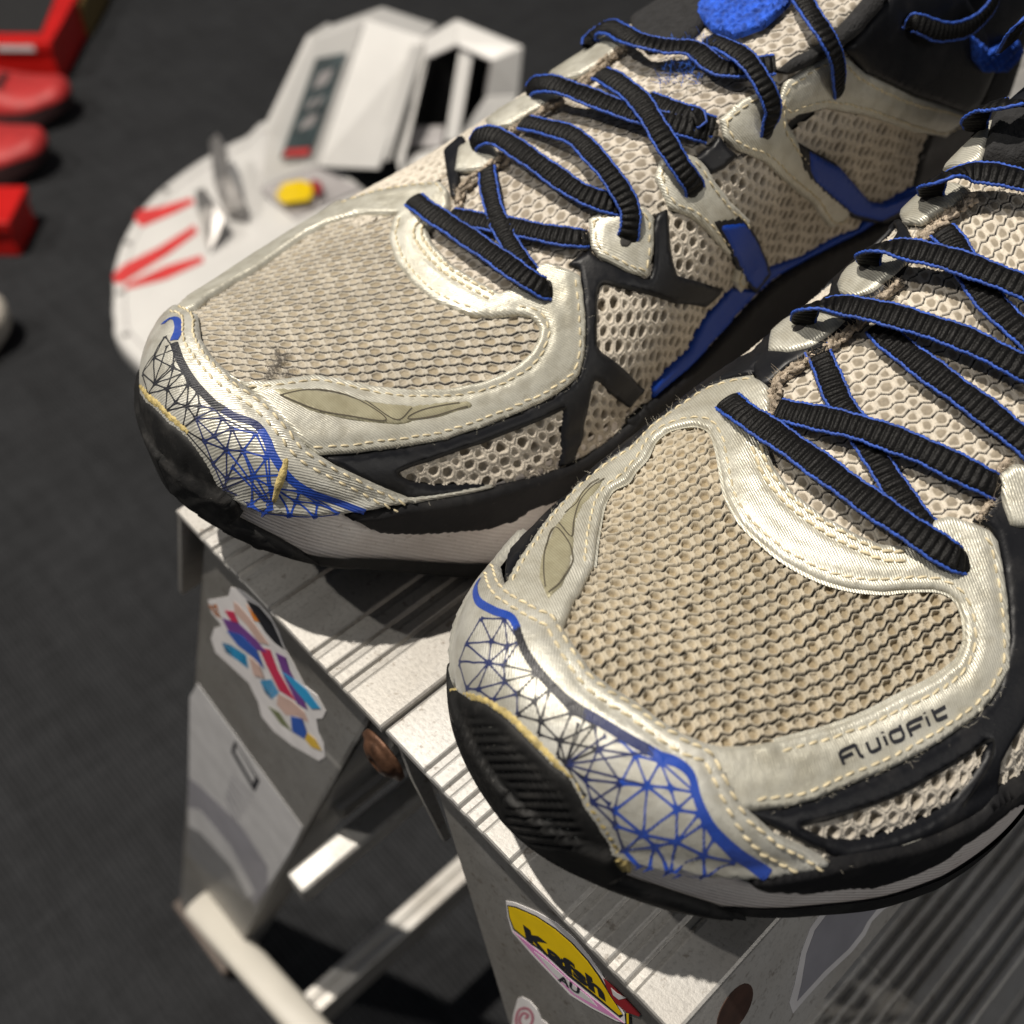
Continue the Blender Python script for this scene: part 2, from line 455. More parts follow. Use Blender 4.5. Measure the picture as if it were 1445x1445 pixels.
class Shoe:
    def __init__(s, which):
        s.which = which
        s.top = {}; s.outline = {}
        ph = np.linspace(0, PI / 2, 70)
        s.l = np.concatenate([60 * (1 - np.cos(ph)), np.linspace(60.8, 286.5, 240)])
        s.t = np.concatenate([np.linspace(-1, 0, 14)[:-1], 0.5 * PI * (1 - np.cos(np.linspace(0, PI, 150))) * 0.35 + np.linspace(0, PI, 150) * 0.65, PI + np.linspace(0, 1, 14)[1:]])
        L, T = np.meshgrid(s.l, s.t, indexing='ij')
        s.P = s.place(section(L, T))
        du = np.gradient(s.P, axis=0); dv = np.gradient(s.P, axis=1)
        n = np.cross(du, dv); ln = np.linalg.norm(n, axis=2, keepdims=True); n = n / np.maximum(ln, 1e-9)
        flip = -1.0 if (n[150, 90, 2] < 0) else 1.0
        s.N = n * flip
        s.N[0] = s.N[1]
        edge = np.minimum(np.clip(s.t / 0.16, 0, 1), np.clip((PI - s.t) / 0.16, 0, 1)); edge = edge * edge * (3 - 2 * edge)
        s.P = s.P - s.N * (1.5 * edge)[None, :, None]        # room for the layers that lie on the last
        mid = int(np.argmin(np.abs(s.t - PI / 2)))
        d = np.linalg.norm(np.diff(s.P[:, mid], axis=0), axis=1); s.s = np.concatenate([[0], np.cumsum(d)])
        d = np.linalg.norm(np.diff(s.P, axis=1), axis=2); a = np.concatenate([np.zeros((len(s.l), 1)), np.cumsum(d, 1)], 1)
        s.a = -(a - a[:, mid:mid + 1])            # inner (medial) side positive, falls along t
        nl, nt = L.shape
        idx = np.arange(nl * nt).reshape(nl, nt)
        q = np.stack([idx[:-1, :-1], idx[1:, :-1], idx[1:, 1:], idx[:-1, 1:]], -1).reshape(-1, 4)
        tri = np.concatenate([q[:, [0, 1, 2]], q[:, [0, 2, 3]]])
        s.tri = tri
        Pf = s.P.reshape(-1, 3)
        s.lift = 1.6
        Lf = (s.P + s.N * (s.lift * edge)[None, :, None]).reshape(-1, 3)      # traced outlines lie on the layers' outer face
        s.bvh = BVHTree.FromPolygons([Vector(p) for p in Lf.tolist()], tri.tolist())
        s.SA = np.stack([np.repeat(s.s, nt), s.a.ravel()], -1)
        s.pix = project(Lf)
        s.Pf = Lf

    def place(s, P):
        tx, ty, a, pi_, ro, sg = POSE[s.which]
        l, w = P[..., 0], P[..., 1]
        X = tx + l * math.cos(a) - sg * w * math.sin(a); Y = ty + l * math.sin(a) + sg * w * math.cos(a)
        z = P[..., 2] + (l - 85) * pi_ + w * ro
        return np.stack([X, Y, np.maximum(z, 0.3)], -1)

    def cast(s, p):
        d = pix_ray(*p)
        loc, nr, fi, _ = s.bvh.ray_cast(Vector(CAM), Vector(d))
        if loc is None:
            k = int(np.argmin(((s.pix - np.array(p)) ** 2).sum(1))); return s.SA[k]
        t = s.tri[fi]; A, B, C = s.Pf[t]; v0, v1, v2 = B - A, C - A, np.array(loc) - A
        d00, d01, d11, d20, d21 = v0 @ v0, v0 @ v1, v1 @ v1, v2 @ v0, v2 @ v1; den = d00 * d11 - d01 * d01
        if abs(den) < 1e-12: return s.SA[t[0]]
        b = (d11 * d20 - d01 * d21) / den; c = (d00 * d21 - d01 * d20) / den
        return s.SA[t[0]] * (1 - b - c) + s.SA[t[1]] * b + s.SA[t[2]] * c

    def sa(s, pts):
        """pixels -> skin coordinates; a vertex ('L', l, t) is given on the skin itself"""
        out = []
        for p in pts:
            if p[0] == 'L':
                i = np.interp(p[1], s.l, np.arange(len(s.l))); r = int(i); r = min(r, len(s.l) - 2); f = i - r
                row = s.a[r] * (1 - f) + s.a[r + 1] * f
                out.append([np.interp(p[1], s.l, s.s), np.interp(p[2], s.t, row)])
            else: out.append(s.cast(p))
        return np.array(out, float)

    def at(s, q, off=0.0):
        """skin coordinates -> points, pushed out by off along the normal"""
        q = np.asarray(q, float); res = np.empty((len(q), 3)); nn = np.empty((len(q), 3))
        for b in range(0, len(q), 20000):
            u = q[b:b + 20000]
            i = np.interp(u[:, 0], s.s, np.arange(len(s.s))); r = np.clip(i.astype(int), 0, len(s.s) - 2); f = (i - r)[:, None]
            rows = s.a[r] * (1 - f) + s.a[r + 1] * f                       # falling along t
            k = (rows > u[:, 1:2]).sum(1) - 1; k = np.clip(k, 0, len(s.t) - 2)
            ar = np.arange(len(u)); a0 = rows[ar, k]; a1 = rows[ar, k + 1]
            g = np.clip((a0 - u[:, 1]) / np.maximum(a0 - a1, 1e-9), 0, 1)[:, None]
            def smp(G): return (G[r, k] * (1 - f) * (1 - g) + G[r + 1, k] * f * (1 - g) + G[r, k + 1] * (1 - f) * g + G[r + 1, k + 1] * f * g)
            res[b:b + 20000] = smp(s.P); n = smp(s.N); nn[b:b + 20000] = n / np.maximum(np.linalg.norm(n, axis=1, keepdims=True), 1e-9)
        off = np.asarray(off, float)
        return res + nn * (off[:, None] if off.ndim else off), nn

def inside(poly, pts):
    x, y = pts[:, 0], pts[:, 1]; r = np.zeros(len(pts), bool); n = len(poly); j = n - 1
    for i in range(n):
        xi, yi = poly[i]; xj, yj = poly[j]
        c = ((yi > y) != (yj > y))
        r ^= c & (x < (xj - xi) * (y - yi) / ((yj - yi) if abs(yj - yi) > 1e-12 else 1e-12) + xi); j = i
    return r

def resample(poly, step, closed=True):
    P = np.asarray(poly, float); 
    if closed: P = np.vstack([P, P[:1]])
    d = np.linalg.norm(np.diff(P, axis=0), axis=1); c = np.concatenate([[0], np.cumsum(d)])
    n = max(3, int(round(c[-1] / step))); t = np.linspace(0, c[-1], n + 1)
    R = np.stack([np.interp(t, c, P[:, k]) for k in range(P.shape[1])], -1)
    return R[:-1] if closed else R

def smooth_line(P, closed=False, n=8):
    """Catmull-Rom through the points"""
    P = np.asarray(P, float); N = len(P); out = []
    rngi = range(N if closed else N - 1)
    for i in rngi:
        p0 = P[(i - 1) % N] if closed or i > 0 else 2 * P[0] - P[1]
        p1 = P[i]; p2 = P[(i + 1) % N]
        p3 = P[(i + 2) % N] if closed or i + 2 < N else 2 * P[-1] - P[-2]
        for t in np.linspace(0, 1, n, endpoint=False):
            out.append(0.5 * ((2 * p1) + (p2 - p0) * t + (2 * p0 - 5 * p1 + 4 * p2 - p3) * t * t + (3 * p1 - p0 - 3 * p2 + p3) * t ** 3))
    if not closed: out.append(P[-1])
    return np.array(out)

def dist_to(lines, pts):
    D = np.full(len(pts), 1e9)
    for L in lines:
        A, B = L[:-1], L[1:]; v = B - A; vv = np.maximum((v ** 2).sum(1), 1e-12)
        for b in range(0, len(pts), 8000):
            p = pts[b:b + 8000][:, None] - A[None]; t = np.clip((p * v[None]).sum(2) / vv, 0, 1)
            D[b:b + 8000] = np.minimum(D[b:b + 8000], np.sqrt(((p - t[..., None] * v[None]) ** 2).sum(2)).min(1))
    return D

def patch(shoe, name, outer, mat, parent, off=0.0, thick=0.9, holes=(), step=0.9, seams=(), puff=0.0, wob=0.0, rad=0.8, smooth=0, extra=None):
    """a cut piece of sheet material lying on the shoe's skin, with rounded cut edges and thickness"""
    O = shoe.sa(outer)
    if smooth: O = smooth_line(O, True, smooth)
    O = resample(O, step)
    Hs = [resample(shoe.sa(h), step) for h in holes]
    lo, hi = O.min(0), O.max(0)
    gx, gy = np.meshgrid(np.arange(lo[0], hi[0], step), np.arange(lo[1], hi[1], step * 0.87), indexing='ij')
    gx = gx + (np.arange(gx.shape[1])[None] % 2) * step * 0.5
    G = np.stack([gx.ravel(), gy.ravel()], -1)
    loops = [O] + Hs
    ok = inside(O, G)
    for h in Hs: ok &= ~inside(h, G)
    G = G[ok]
    lines = [np.vstack([q, q[:1]]) for q in loops]
    if len(G):
        G = G[dist_to(lines, G) > step * 0.45]
    B = np.vstack(loops); E = []; b = 0
    for q in loops:
        E += [(b + i, b + (i + 1) % len(q)) for i in range(len(q))]; b += len(q)
    allp = np.vstack([B, G]) if len(G) else B
    co, ed, fa, ov, oe, of = delaunay_2d_cdt([Vector(p) for p in allp.tolist()], E, [], 0, 1e-6)
    Q = np.array([(v.x, v.y) for v in co]); T = np.array([f for f in fa if len(f) == 3])
    cen = Q[T].mean(1); ok = inside(O, cen)
    for h in Hs: ok &= ~inside(h, cen)
    T = T[ok]
    D = dist_to(lines, Q)
    def height(Q, D=None):
        if D is None: D = dist_to(lines, Q)
        prof = np.sqrt(np.maximum(1 - (1 - np.clip(D / rad, 0, 1)) ** 2, 0))
        h = off + thick * (0.25 + 0.75 * prof)
        if len(seams):
            ds = dist_to(seams, Q); h = h - puff * np.exp(-(ds / 0.75) ** 2) + puff * 0.7 * np.exp(-((ds - 2.2) / 1.6) ** 2)
        if wob:
            w1 = np.sin(Q[:, 0] * 0.55 + 1.3 * np.sin(Q[:, 1] * 0.31)) * np.sin(Q[:, 1] * 0.47 + 0.9 * np.sin(Q[:, 0] * 0.23))
            w2 = vnoise(Q[:, 0] * 0.45 + 3, Q[:, 1] * 0.45, 11) - 0.5
            h = h + wob * (0.7 * w1 + 1.1 * w2) * np.clip(D / 2.5, 0, 1)
        if extra is not None: h = h + extra(Q, D)
        return h
    shoe.top[name] = height; shoe.outline[name] = O
    h = height(Q, D)
    P, Nn = shoe.at(Q, h)
    # orientation
    e1 = P[T[:, 1]] - P[T[:, 0]]; e2 = P[T[:, 2]] - P[T[:, 0]]
    fl = (np.cross(e1, e2) * Nn[T[:, 0]]).sum(1) < 0
    T[fl] = T[fl][:, ::-1]
    # skirt along the boundary edges
    ec = {}
    for t in T.tolist():
        for x, y in ((t[0], t[1]), (t[1], t[2]), (t[2], t[0])):
            ec[(x, y)] = 1
    bd = [(x, y) for (x, y) in ec if (y, x) not in ec]
    bi = sorted({v for e in bd for v in e}); ren = {v: len(Q) + i for i, v in enumerate(bi)}
    low, _ = shoe.at(Q[bi], np.full(len(bi), off - 0.7))
    F = T.tolist() + [(y, x, ren[x], ren[y]) for x, y in bd]
    return mesh_object(name, np.vstack([P, low]), F, mat, parent, True, uv=np.vstack([Q, Q[bi]]) * 0.01)

def hgt(shoe, off, Q):
    """off is a height in mm, or (piece name, extra) to lie on that piece's surface"""
    if isinstance(off, tuple): return shoe.top[off[0]](Q) + off[1]
    return np.full(len(Q), float(off))

def ribbon(shoe, name, lines, widths, mat, parent, off, taper=False, step=0.6, clip=None):
    """flat printed lines on the skin, all in one mesh"""
    V = []; F = []; UV = []
    for L, w in zip(lines, widths):
        R = resample(L, step, False)
        if clip is not None:
            ok = inside(shoe.outline[clip], R); R = R[ok]
            if len(R) < 2: continue
        t = np.gradient(R, axis=0); t /= np.maximum(np.linalg.norm(t, axis=1, keepdims=True), 1e-9)
        n = np.stack([-t[:, 1], t[:, 0]], -1); ww = np.full(len(R), w)
        if taper:
            e = np.minimum(np.arange(len(R)), np.arange(len(R))[::-1]) * step; ww = w * (0.85 + 1.9 * np.exp(-e / 0.42))
        m = len(R); k = len(V); nc = 2 if w < 1.0 else 6
        for c in np.linspace(0.5, -0.5, nc):
            qa = R + n * ww[:, None] * c; a, _ = shoe.at(qa, hgt(shoe, off, qa)); V += a.tolist(); UV += (qa * 0.01).tolist()
        F += [(k + c * m + i, k + c * m + i + 1, k + (c + 1) * m + i + 1, k + (c + 1) * m + i) for c in range(nc - 1) for i in range(m - 1)]
    return mesh_object(name, np.array(V), F, mat, parent, True, uv=np.array(UV))

def web_lines(shoe, crop, region, nodes, spacing, maxlen, seed):
    """an even triangular net over a traced region: nodes plus scattered points, joined as neighbours"""
    r = np.random.default_rng(seed); reg = np.array(region, float); pts = [np.array(n, float) for n in nodes]
    lo, hi = reg.min(0), reg.max(0)
    for _ in range(4000):
        p = lo + r.random(2) * (hi - lo)
        if inside(reg, p[None])[0] and min(np.linalg.norm(p - q) for q in pts) > spacing: pts.append(p)
    for p in resample(reg, spacing * 1.15):
        if min(np.linalg.norm(p - q) for q in pts) > spacing * 0.45: pts.append(p)
    co, ed, fa, *_ = delaunay_2d_cdt([Vector(p) for p in pts], [], [], 0, 1e-6)
    out = []
    for a, b in ed:
        A, B = np.array(co[a]), np.array(co[b]); m = (A + B) / 2
        if np.linalg.norm(A - B) < maxlen and inside(reg, m[None])[0]: out.append((tuple(A), tuple(B)))
    return out

def stitches(shoe, lines, mat, parent, off, pitch=2.5, length=1.95, r=0.225, jit=0.12):
    """rows of thread: each stitch a small arched grain, all of one seam in one mesh"""
    V = []; F = []; seg = 6
    prof = [(-0.5, 0.35, -0.25), (-0.36, 0.85, 0.02), (0.0, 1.0, 0.16), (0.36, 0.85, 0.02), (0.5, 0.35, -0.25)]
    for L in lines:
        R = resample(L, pitch, False); C = (R[1:] + R[:-1]) / 2; d = R[1:] - R[:-1]; d /= np.maximum(np.linalg.norm(d, axis=1, keepdims=True), 1e-9)
        C = C + rng.normal(0, jit * 0.5, C.shape)
        th = rng.normal(0.10, 0.06, len(C)); d = np.stack([d[:, 0] * np.cos(th) - d[:, 1] * np.sin(th), d[:, 0] * np.sin(th) + d[:, 1] * np.cos(th)], -1)
        hC = hgt(shoe, off, C); p0, n0 = shoe.at(C, hC); p1, _ = shoe.at(C + d * 0.4, hC)
        t = p1 - p0; t /= np.maximum(np.linalg.norm(t, axis=1, keepdims=True), 1e-9); bi = np.cross(n0, t)
        ln = length * (1 + rng.normal(0, 0.06, len(C)))
        for i in range(len(C)):
            k = len(V)
            for (x, rr, hz) in prof:
                c = p0[i] + t[i] * x * ln[i] + n0[i] * hz * (r / 0.27 + 0.15)
                for q in range(seg):
                    w = 2 * PI * q / seg; V.append(c + r * rr * (bi[i] * math.cos(w) + n0[i] * math.sin(w)))
            for a in range(len(prof) - 1):
                for q in range(seg): F.append((k + a * seg + q, k + a * seg + (q + 1) % seg, k + (a + 1) * seg + (q + 1) % seg, k + (a + 1) * seg + q))
    o = mesh_object('stitching', np.array(V), F, mat, parent, True)
    o['kind'] = 'stuff'
    return o

def fuzz(shoe, name, lines, mat, parent, off, per_mm=1.6, length=1.3, r=0.028):
    V = []; F = []
    for L in lines:
        R = resample(L, 0.5, False); n = int(len(R) * 0.5 * per_mm); idx = rng.integers(0, len(R), n)
        q = R[idx] + rng.normal(0, 0.25, (n, 2)); p0, n0 = shoe.at(q, hgt(shoe, off, q))
        for i in range(n):
            dirv = n0[i] * rng.uniform(0.2, 1.0) + rng.normal(0, 0.55, 3); ln = length * rng.uniform(0.3, 1.25)
            c = rng.normal(0, 0.5, 3); k = len(V)
            for j, t in enumerate((0, 0.4, 0.75, 1.0)):
                c0 = p0[i] + dirv * ln * t + c * ln * t * t * 0.6
                for w in range(3): V.append(c0 + r * (1 - 0.5 * t) * np.array([math.cos(w * 2.1), math.sin(w * 2.1), 0.6 * math.cos(w * 2.1 + 1)]))
            for j in range(3):
                for w in range(3): F.append((k + j * 3 + w, k + j * 3 + (w + 1) % 3, k + j * 3 + 3 + (w + 1) % 3, k + j * 3 + 3 + w))
    o = mesh_object(name, np.array(V), F, mat, parent, True); o['kind'] = 'stuff'
    return o

# ------------------------------------------------------------------ fabrics as true relief
def hex_cells(U, Vv, pu, pv, sizes, skew=0.0):
    """power diagram of a staggered cell lattice: distance to the cell's edge, cell size, whether the nearest edge is a row edge"""
    j0 = np.round(Vv / pv).astype(int); best = np.full(U.shape, 1e9); sec = best.copy(); bj = np.zeros(U.shape, int); sj = bj.copy(); bs = np.zeros(U.shape); sv = np.zeros(U.shape)
    bdx = np.zeros(U.shape); bdy = np.zeros(U.shape); sdx = np.zeros(U.shape); sdy = np.zeros(U.shape)
    for dj in (-1, 0, 1):
        j = j0 + dj; sh = (j % 2) * 0.5
        i0 = np.round(U / pu - sh).astype(int)
        for di in (-1, 0, 1):
            i = i0 + di; cx = (i + sh) * pu; cy = j * pv
            z = np.array(sizes)[(i * 1 + (j // 2) * 2 + (j % 2) * 3) % len(sizes)]
            jx = 0.07 * pu * np.sin(i * 12.9 + j * 78.2); jy = 0.07 * pv * np.sin(i * 39.3 + j * 11.1)
            dx = U - cx - jx; dy = (Vv - cy - jy) * (pu / pv) * 0.92
            d = np.sqrt(dx * dx + dy * dy) - z * pu * 0.16
            a = d < best; b = (~a) & (d < sec)
            sec = np.where(a, best, np.where(b, d, sec)); sj = np.where(a, bj, np.where(b, j, sj)); sv = np.where(a, bdy, np.where(b, dy, sv))
            bdy = np.where(a, dy, bdy); bdx = np.where(a, dx, bdx)
            bj = np.where(a, j, bj); bs = np.where(a, z, bs); best = np.where(a, d, best)
    return (sec - best) * 0.5, bs, bj, sj, bdx, bdy

def vnoise(x, y, seed=0):
    xi = np.floor(x).astype(int); yi = np.floor(y).astype(int); fx = x - xi; fy = y - yi; fx = fx * fx * (3 - 2 * fx); fy = fy * fy * (3 - 2 * fy)
    def hsh(a, b):
        v = np.sin(a * 127.1 + b * 311.7 + seed * 74.7) * 43758.5453; return v - np.floor(v)
    return (hsh(xi, yi) * (1 - fx) + hsh(xi + 1, yi) * fx) * (1 - fy) + (hsh(xi, yi + 1) * (1 - fx) + hsh(xi + 1, yi + 1) * fx) * fy

def fabric(shoe, name, region, mat, parent, kind, off, angle, res=0.24, tint=(1, 1, 1), sgn=1, scale=1.0, lw_=1.0, rel=1.0):
    """knitted mesh over a region of the skin: a fine grid pushed in and out by the knit, coloured yarn by yarn"""
    O = region if isinstance(region, np.ndarray) else shoe.sa(region)
    lo, hi = O.min(0), O.max(0)
    S, A = np.meshgrid(np.arange(lo[0], hi[0], res), np.arange(lo[1], hi[1], res), indexing='ij')
    Q = np.stack([S.ravel(), A.ravel()], -1); mask = inside(O, Q).reshape(S.shape)
    ca, sa_ = math.cos(angle), math.sin(angle)
    wx = 0.6 * vnoise(S * 0.07, A * 0.07, 3) ; wy = 0.6 * vnoise(S * 0.07 + 9, A * 0.07, 5)
    U = (S * ca + A * sa_ + wx) / scale; V = (-S * sa_ + A * ca + wy) / scale * sgn
    n1 = vnoise(S * 2.2, A * 2.2, 1); n2 = vnoise(S * 0.5, A * 0.5, 2); n3 = vnoise(S * 0.09, A * 0.09, 4)
    if kind == 'scallop':
        e, sz, bj, sj, dx, dy = hex_cells(U, V, 3.0, 2.4, [1.0, 0.30, 0.70, 0.34])
        low = (bj > sj); rowedge = (bj != sj)
        line = rowedge & (e < lw_ * (0.30 + 0.06 * (n1 - 0.5)))
        yarn = np.exp(-((e - 0.43) / 0.11) ** 2)
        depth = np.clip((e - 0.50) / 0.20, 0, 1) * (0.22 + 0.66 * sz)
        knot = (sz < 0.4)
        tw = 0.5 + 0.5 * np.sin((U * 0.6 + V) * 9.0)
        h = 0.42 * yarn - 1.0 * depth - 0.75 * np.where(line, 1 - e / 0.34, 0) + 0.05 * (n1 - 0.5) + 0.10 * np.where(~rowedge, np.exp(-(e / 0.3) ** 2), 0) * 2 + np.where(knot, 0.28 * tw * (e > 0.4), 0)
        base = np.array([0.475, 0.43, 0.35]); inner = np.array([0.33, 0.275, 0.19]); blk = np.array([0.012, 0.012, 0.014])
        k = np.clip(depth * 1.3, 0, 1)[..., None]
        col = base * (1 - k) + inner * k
        col = col * (0.92 + 0.16 * n1[..., None]) * (0.9 + 0.2 * n2[..., None])
        lw = np.clip(2.2 - e / (0.15 * lw_), 0, 1) * line
        col = col * (1 - lw[..., None]) + blk * lw[..., None]
    elif kind == 'hex':
        e, sz, bj, sj, dx, dy = hex_cells(U, V, 3.3, 3.0, [1.0, 0.5, 0.8, 0.3])
        rowedge = (bj != sj)
        line = rowedge & (e < 0.24)
        yarn = np.exp(-((e - 0.38) / 0.12) ** 2)
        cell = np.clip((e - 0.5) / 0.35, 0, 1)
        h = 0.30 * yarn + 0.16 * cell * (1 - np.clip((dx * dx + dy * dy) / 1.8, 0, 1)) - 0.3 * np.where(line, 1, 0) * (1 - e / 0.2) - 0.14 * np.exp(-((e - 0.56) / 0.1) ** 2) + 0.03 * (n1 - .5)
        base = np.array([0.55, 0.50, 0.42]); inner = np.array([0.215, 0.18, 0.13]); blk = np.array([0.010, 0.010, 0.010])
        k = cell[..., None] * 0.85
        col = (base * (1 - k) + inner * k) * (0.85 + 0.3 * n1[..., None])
        lw = np.clip(2.0 - e / 0.13, 0, 1) * line
        col = col * (1 - lw[..., None]) + blk * lw[..., None]
    else:                                             # thick braided mesh with round holes
        e, sz, bj, sj, dx, dy = hex_cells(U, V, 3.1, 2.8, [1.0, 0.25, 0.7, 0.0])
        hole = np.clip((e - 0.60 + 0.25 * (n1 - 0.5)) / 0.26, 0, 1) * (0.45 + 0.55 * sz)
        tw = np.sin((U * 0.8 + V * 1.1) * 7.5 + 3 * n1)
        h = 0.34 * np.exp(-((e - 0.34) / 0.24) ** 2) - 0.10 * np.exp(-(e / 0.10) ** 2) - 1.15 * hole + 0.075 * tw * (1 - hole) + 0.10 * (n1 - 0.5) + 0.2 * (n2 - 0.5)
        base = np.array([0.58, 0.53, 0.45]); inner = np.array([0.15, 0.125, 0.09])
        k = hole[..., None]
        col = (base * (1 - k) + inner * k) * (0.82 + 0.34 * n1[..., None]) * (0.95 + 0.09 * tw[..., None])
    col = col * np.array(tint) * (0.88 + 0.24 * n3[..., None])
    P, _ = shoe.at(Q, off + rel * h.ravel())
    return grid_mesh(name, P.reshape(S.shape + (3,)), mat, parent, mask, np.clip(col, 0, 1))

# ------------------------------------------------------------------ laces
def lace(shoe, pts, parent, width=6.4, thick=1.2, name='lace'):
    """pts: (pixel x, pixel y, height over the skin[, roll in degrees])"""
    P = []; Nn = []; R = []
    for p in pts:
        q = shoe.cast(p[:2])[None]; base, n = shoe.at(q, 0.0)
        d = pix_ray(p[0], p[1]); c = CAM + d * ((base[0] - CAM) @ d)      # stay on the sight line, lift towards the eye
        cosv = max(0.35, -float(n[0] @ d)); P.append(c - d * (p[2] / cosv)); Nn.append(n[0]); R.append(p[3] if len(p) > 3 else 0.0)
    C = smooth_line(np.array(P), False, 24); Nv = smooth_line(np.array(Nn), False, 24); Rl = smooth_line(np.array(R)[:, None], False, 24)[:, 0]
    d = np.linalg.norm(np.diff(C, axis=0), axis=1); c = np.concatenate([[0], np.cumsum(d)]); n = max(8, int(c[-1] / 0.21)); t = np.linspace(0, c[-1], n)
    C = np.stack([np.interp(t, c, C[:, k]) for k in range(3)], -1); Nv = np.stack([np.interp(t, c, Nv[:, k]) for k in range(3)], -1); Rl = np.interp(t, c, Rl)
    T = np.gradient(C, axis=0); T /= np.linalg.norm(T, axis=1, keepdims=True)
    W = np.cross(T, Nv); W /= np.maximum(np.linalg.norm(W, axis=1, keepdims=True), 1e-9); B = np.cross(W, T)
    ra = np.radians(Rl)[:, None]; W, B = W * np.cos(ra) + B * np.sin(ra), -W * np.sin(ra) + B * np.cos(ra)
    m = 26; ang = np.linspace(0, 2 * PI, m, endpoint=False); cx = np.sign(np.cos(ang)) * np.abs(np.cos(ang)) ** 0.75; cy = np.sign(np.sin(ang)) * np.abs(np.sin(ang)) ** 0.55
    ph = rng.uniform(0, 6); pitch = 1.55
    wave = 0.5 + 0.5 * np.sin(2 * PI * t / pitch + ph)
    edge = np.clip((1 - np.abs(cx)) * 5, 0, 1)
    bump = (wave[:, None] ** 0.6 - 0.65) * 0.40 * edge[None] + 0.05 * np.sin(2 * PI * t / 0.42)[:, None] * np.sin(ang * 13)[None] * edge[None]
    sq = 1 + 0.05 * np.sin(t * 0.5 + ph) + 0.03 * np.sin(t * 1.7)
    X = cx[None] * (width / 2) * sq[:, None]; Y = cy[None] * (thick / 2 + bump) + 0.26 * (1 - cx[None] ** 2) 
    V = C[:, None] + W[:, None] * X[..., None] + B[:, None] * Y[..., None]
    tw = 0.5 + 0.5 * np.sin(2 * PI * t / 0.42)[:, None] * np.sin(ang * 13)[None]
    sp = rng.random(tw.shape) ** 6
    col = np.array([0.0030, 0.0029, 0.0030]) * (0.5 + 0.7 * (wave[:, None] * 0.8 + tw * 0.6) + 5.0 * sp * wave[:, None])[..., None]
    o = grid_mesh(name, np.concatenate([V, V[:, :1]], 1), M['lace'], parent, None, np.concatenate([col, col[:, :1]], 1))
    s = Soup()
    for sg in (-1, 1):
        ed = C + W * (sg * (width / 2 + 0.02) * sq)[:, None] + B * 0.12
        k = 8; th = np.linspace(0, 2 * PI, k, endpoint=False)
        rr = 0.33 + 0.12 * np.sin(2 * PI * t[:, None] / 0.95 + th[None] * 2)
        E = ed[:, None] + (W[:, None] * np.cos(th)[None, :, None] + B[:, None] * np.sin(th)[None, :, None]) * rr[..., None]
        b = len(s.v); s.v.extend(map(tuple, E.reshape(-1, 3)))
        s.f.extend([(b + i * k + j, b + i * k + (j + 1) % k, b + (i + 1) * k + (j + 1) % k, b + (i + 1) * k + j) for i in range(len(t) - 1) for j in range(k)])
    mesh_object('blue_edge_cord', np.array(s.v), s.f, M['lace_blue'], o, True)
    return o

# ------------------------------------------------------------------ shoe materials
def mat_vcol(name, rough=0.85, spec=0.25, sheen=0.25, bump=0.0002, bscale=2500):
    n = NT(name); a = n.node('VertexColor', layer_name='Col'); co = n.coords()
    h = n.noise(co, bscale, 2)
    n.set(Roughness=rough); n.b.inputs['Specular IOR Level'].default_value = spec
    n.b.inputs['Sheen Weight'].default_value = sheen
    return n.out(Base_Color=a.outputs['Color'], Normal=n.bump(h, 0.5, bump))
M['knit'] = mat_vcol('knit_mesh')
M['lace'] = mat_vcol('black_lace', 0.48, 0.14, 0.0, 0.0003, 2600)
def mat_satin(name, c0, c1, weave_angle=0.5, rough=0.42, metal=0.25, grain=1.0):
    """silver-cream satin with fine twill threads"""
    n = NT(name); uv = n.coords('UV', rot=(0, 0, weave_angle)); co = n.coords()
    w = n.node('TexWave', i={'Scale': 60.0, 'Distortion': 1.8, 'Detail': 2.0, 'Detail Scale': 1.5}); n.link(uv, w.inputs['Vector'])
    big = n.noise(co, 55, 4, 0.6); fine = n.noise(co, 1500, 2); mid = n.noise(co, 240, 3)
    c = n.ramp(big, [(0.28, c0), (0.72, c1)])
    c = n.mix(0.38, c, n.ramp(w.outputs['Fac'], [(0.2, 0.55), (0.8, 1.0)]), 'MULTIPLY')
    c = n.mix(0.35, c, n.ramp(mid, [(0.36, (0.62, 0.58, 0.50)), (0.55, (1, 1, 1))]), 'MULTIPLY')
    h = n.math('ADD', n.math('MULTIPLY', w.outputs['Fac'], 0.8 * grain), n.math('MULTIPLY', fine, 0.5))
    big2 = n.noise(co, 130, 4, 0.6); nb = n.bump(n.math('ADD', mid, n.math('MULTIPLY', big2, 1.2)), 0.5, 0.00045)
    n.set(Metallic=metal); n.b.inputs['Sheen Weight'].default_value = 0.15
    r = n.math('ADD', n.math('MULTIPLY', mid, 0.25), rough - 0.1)
    n.b.inputs['Anisotropic'].default_value = 0.3
    return n.out(Base_Color=c, Roughness=r, Normal=n.bump(h, 0.55, 0.00014, nb))
M['satin'] = mat_satin('silver_cream_satin', (0.49, 0.475, 0.395), (0.67, 0.655, 0.575), 0.5, 0.42, 0.42)
M['satin_toe'] = mat_satin('silver_toe_satin', (0.49, 0.48, 0.415), (0.67, 0.66, 0.60), 1.0, 0.40, 0.46, 0.9)
M['emblem'] = mat_satin('reflective_emblem', (0.36, 0.335, 0.22), (0.42, 0.39, 0.27), 0.2, 0.5, 0.35, 0.3)
M['groove'] = mat_plain('engraved_line', (0.07, 0.06, 0.04), 0.8)
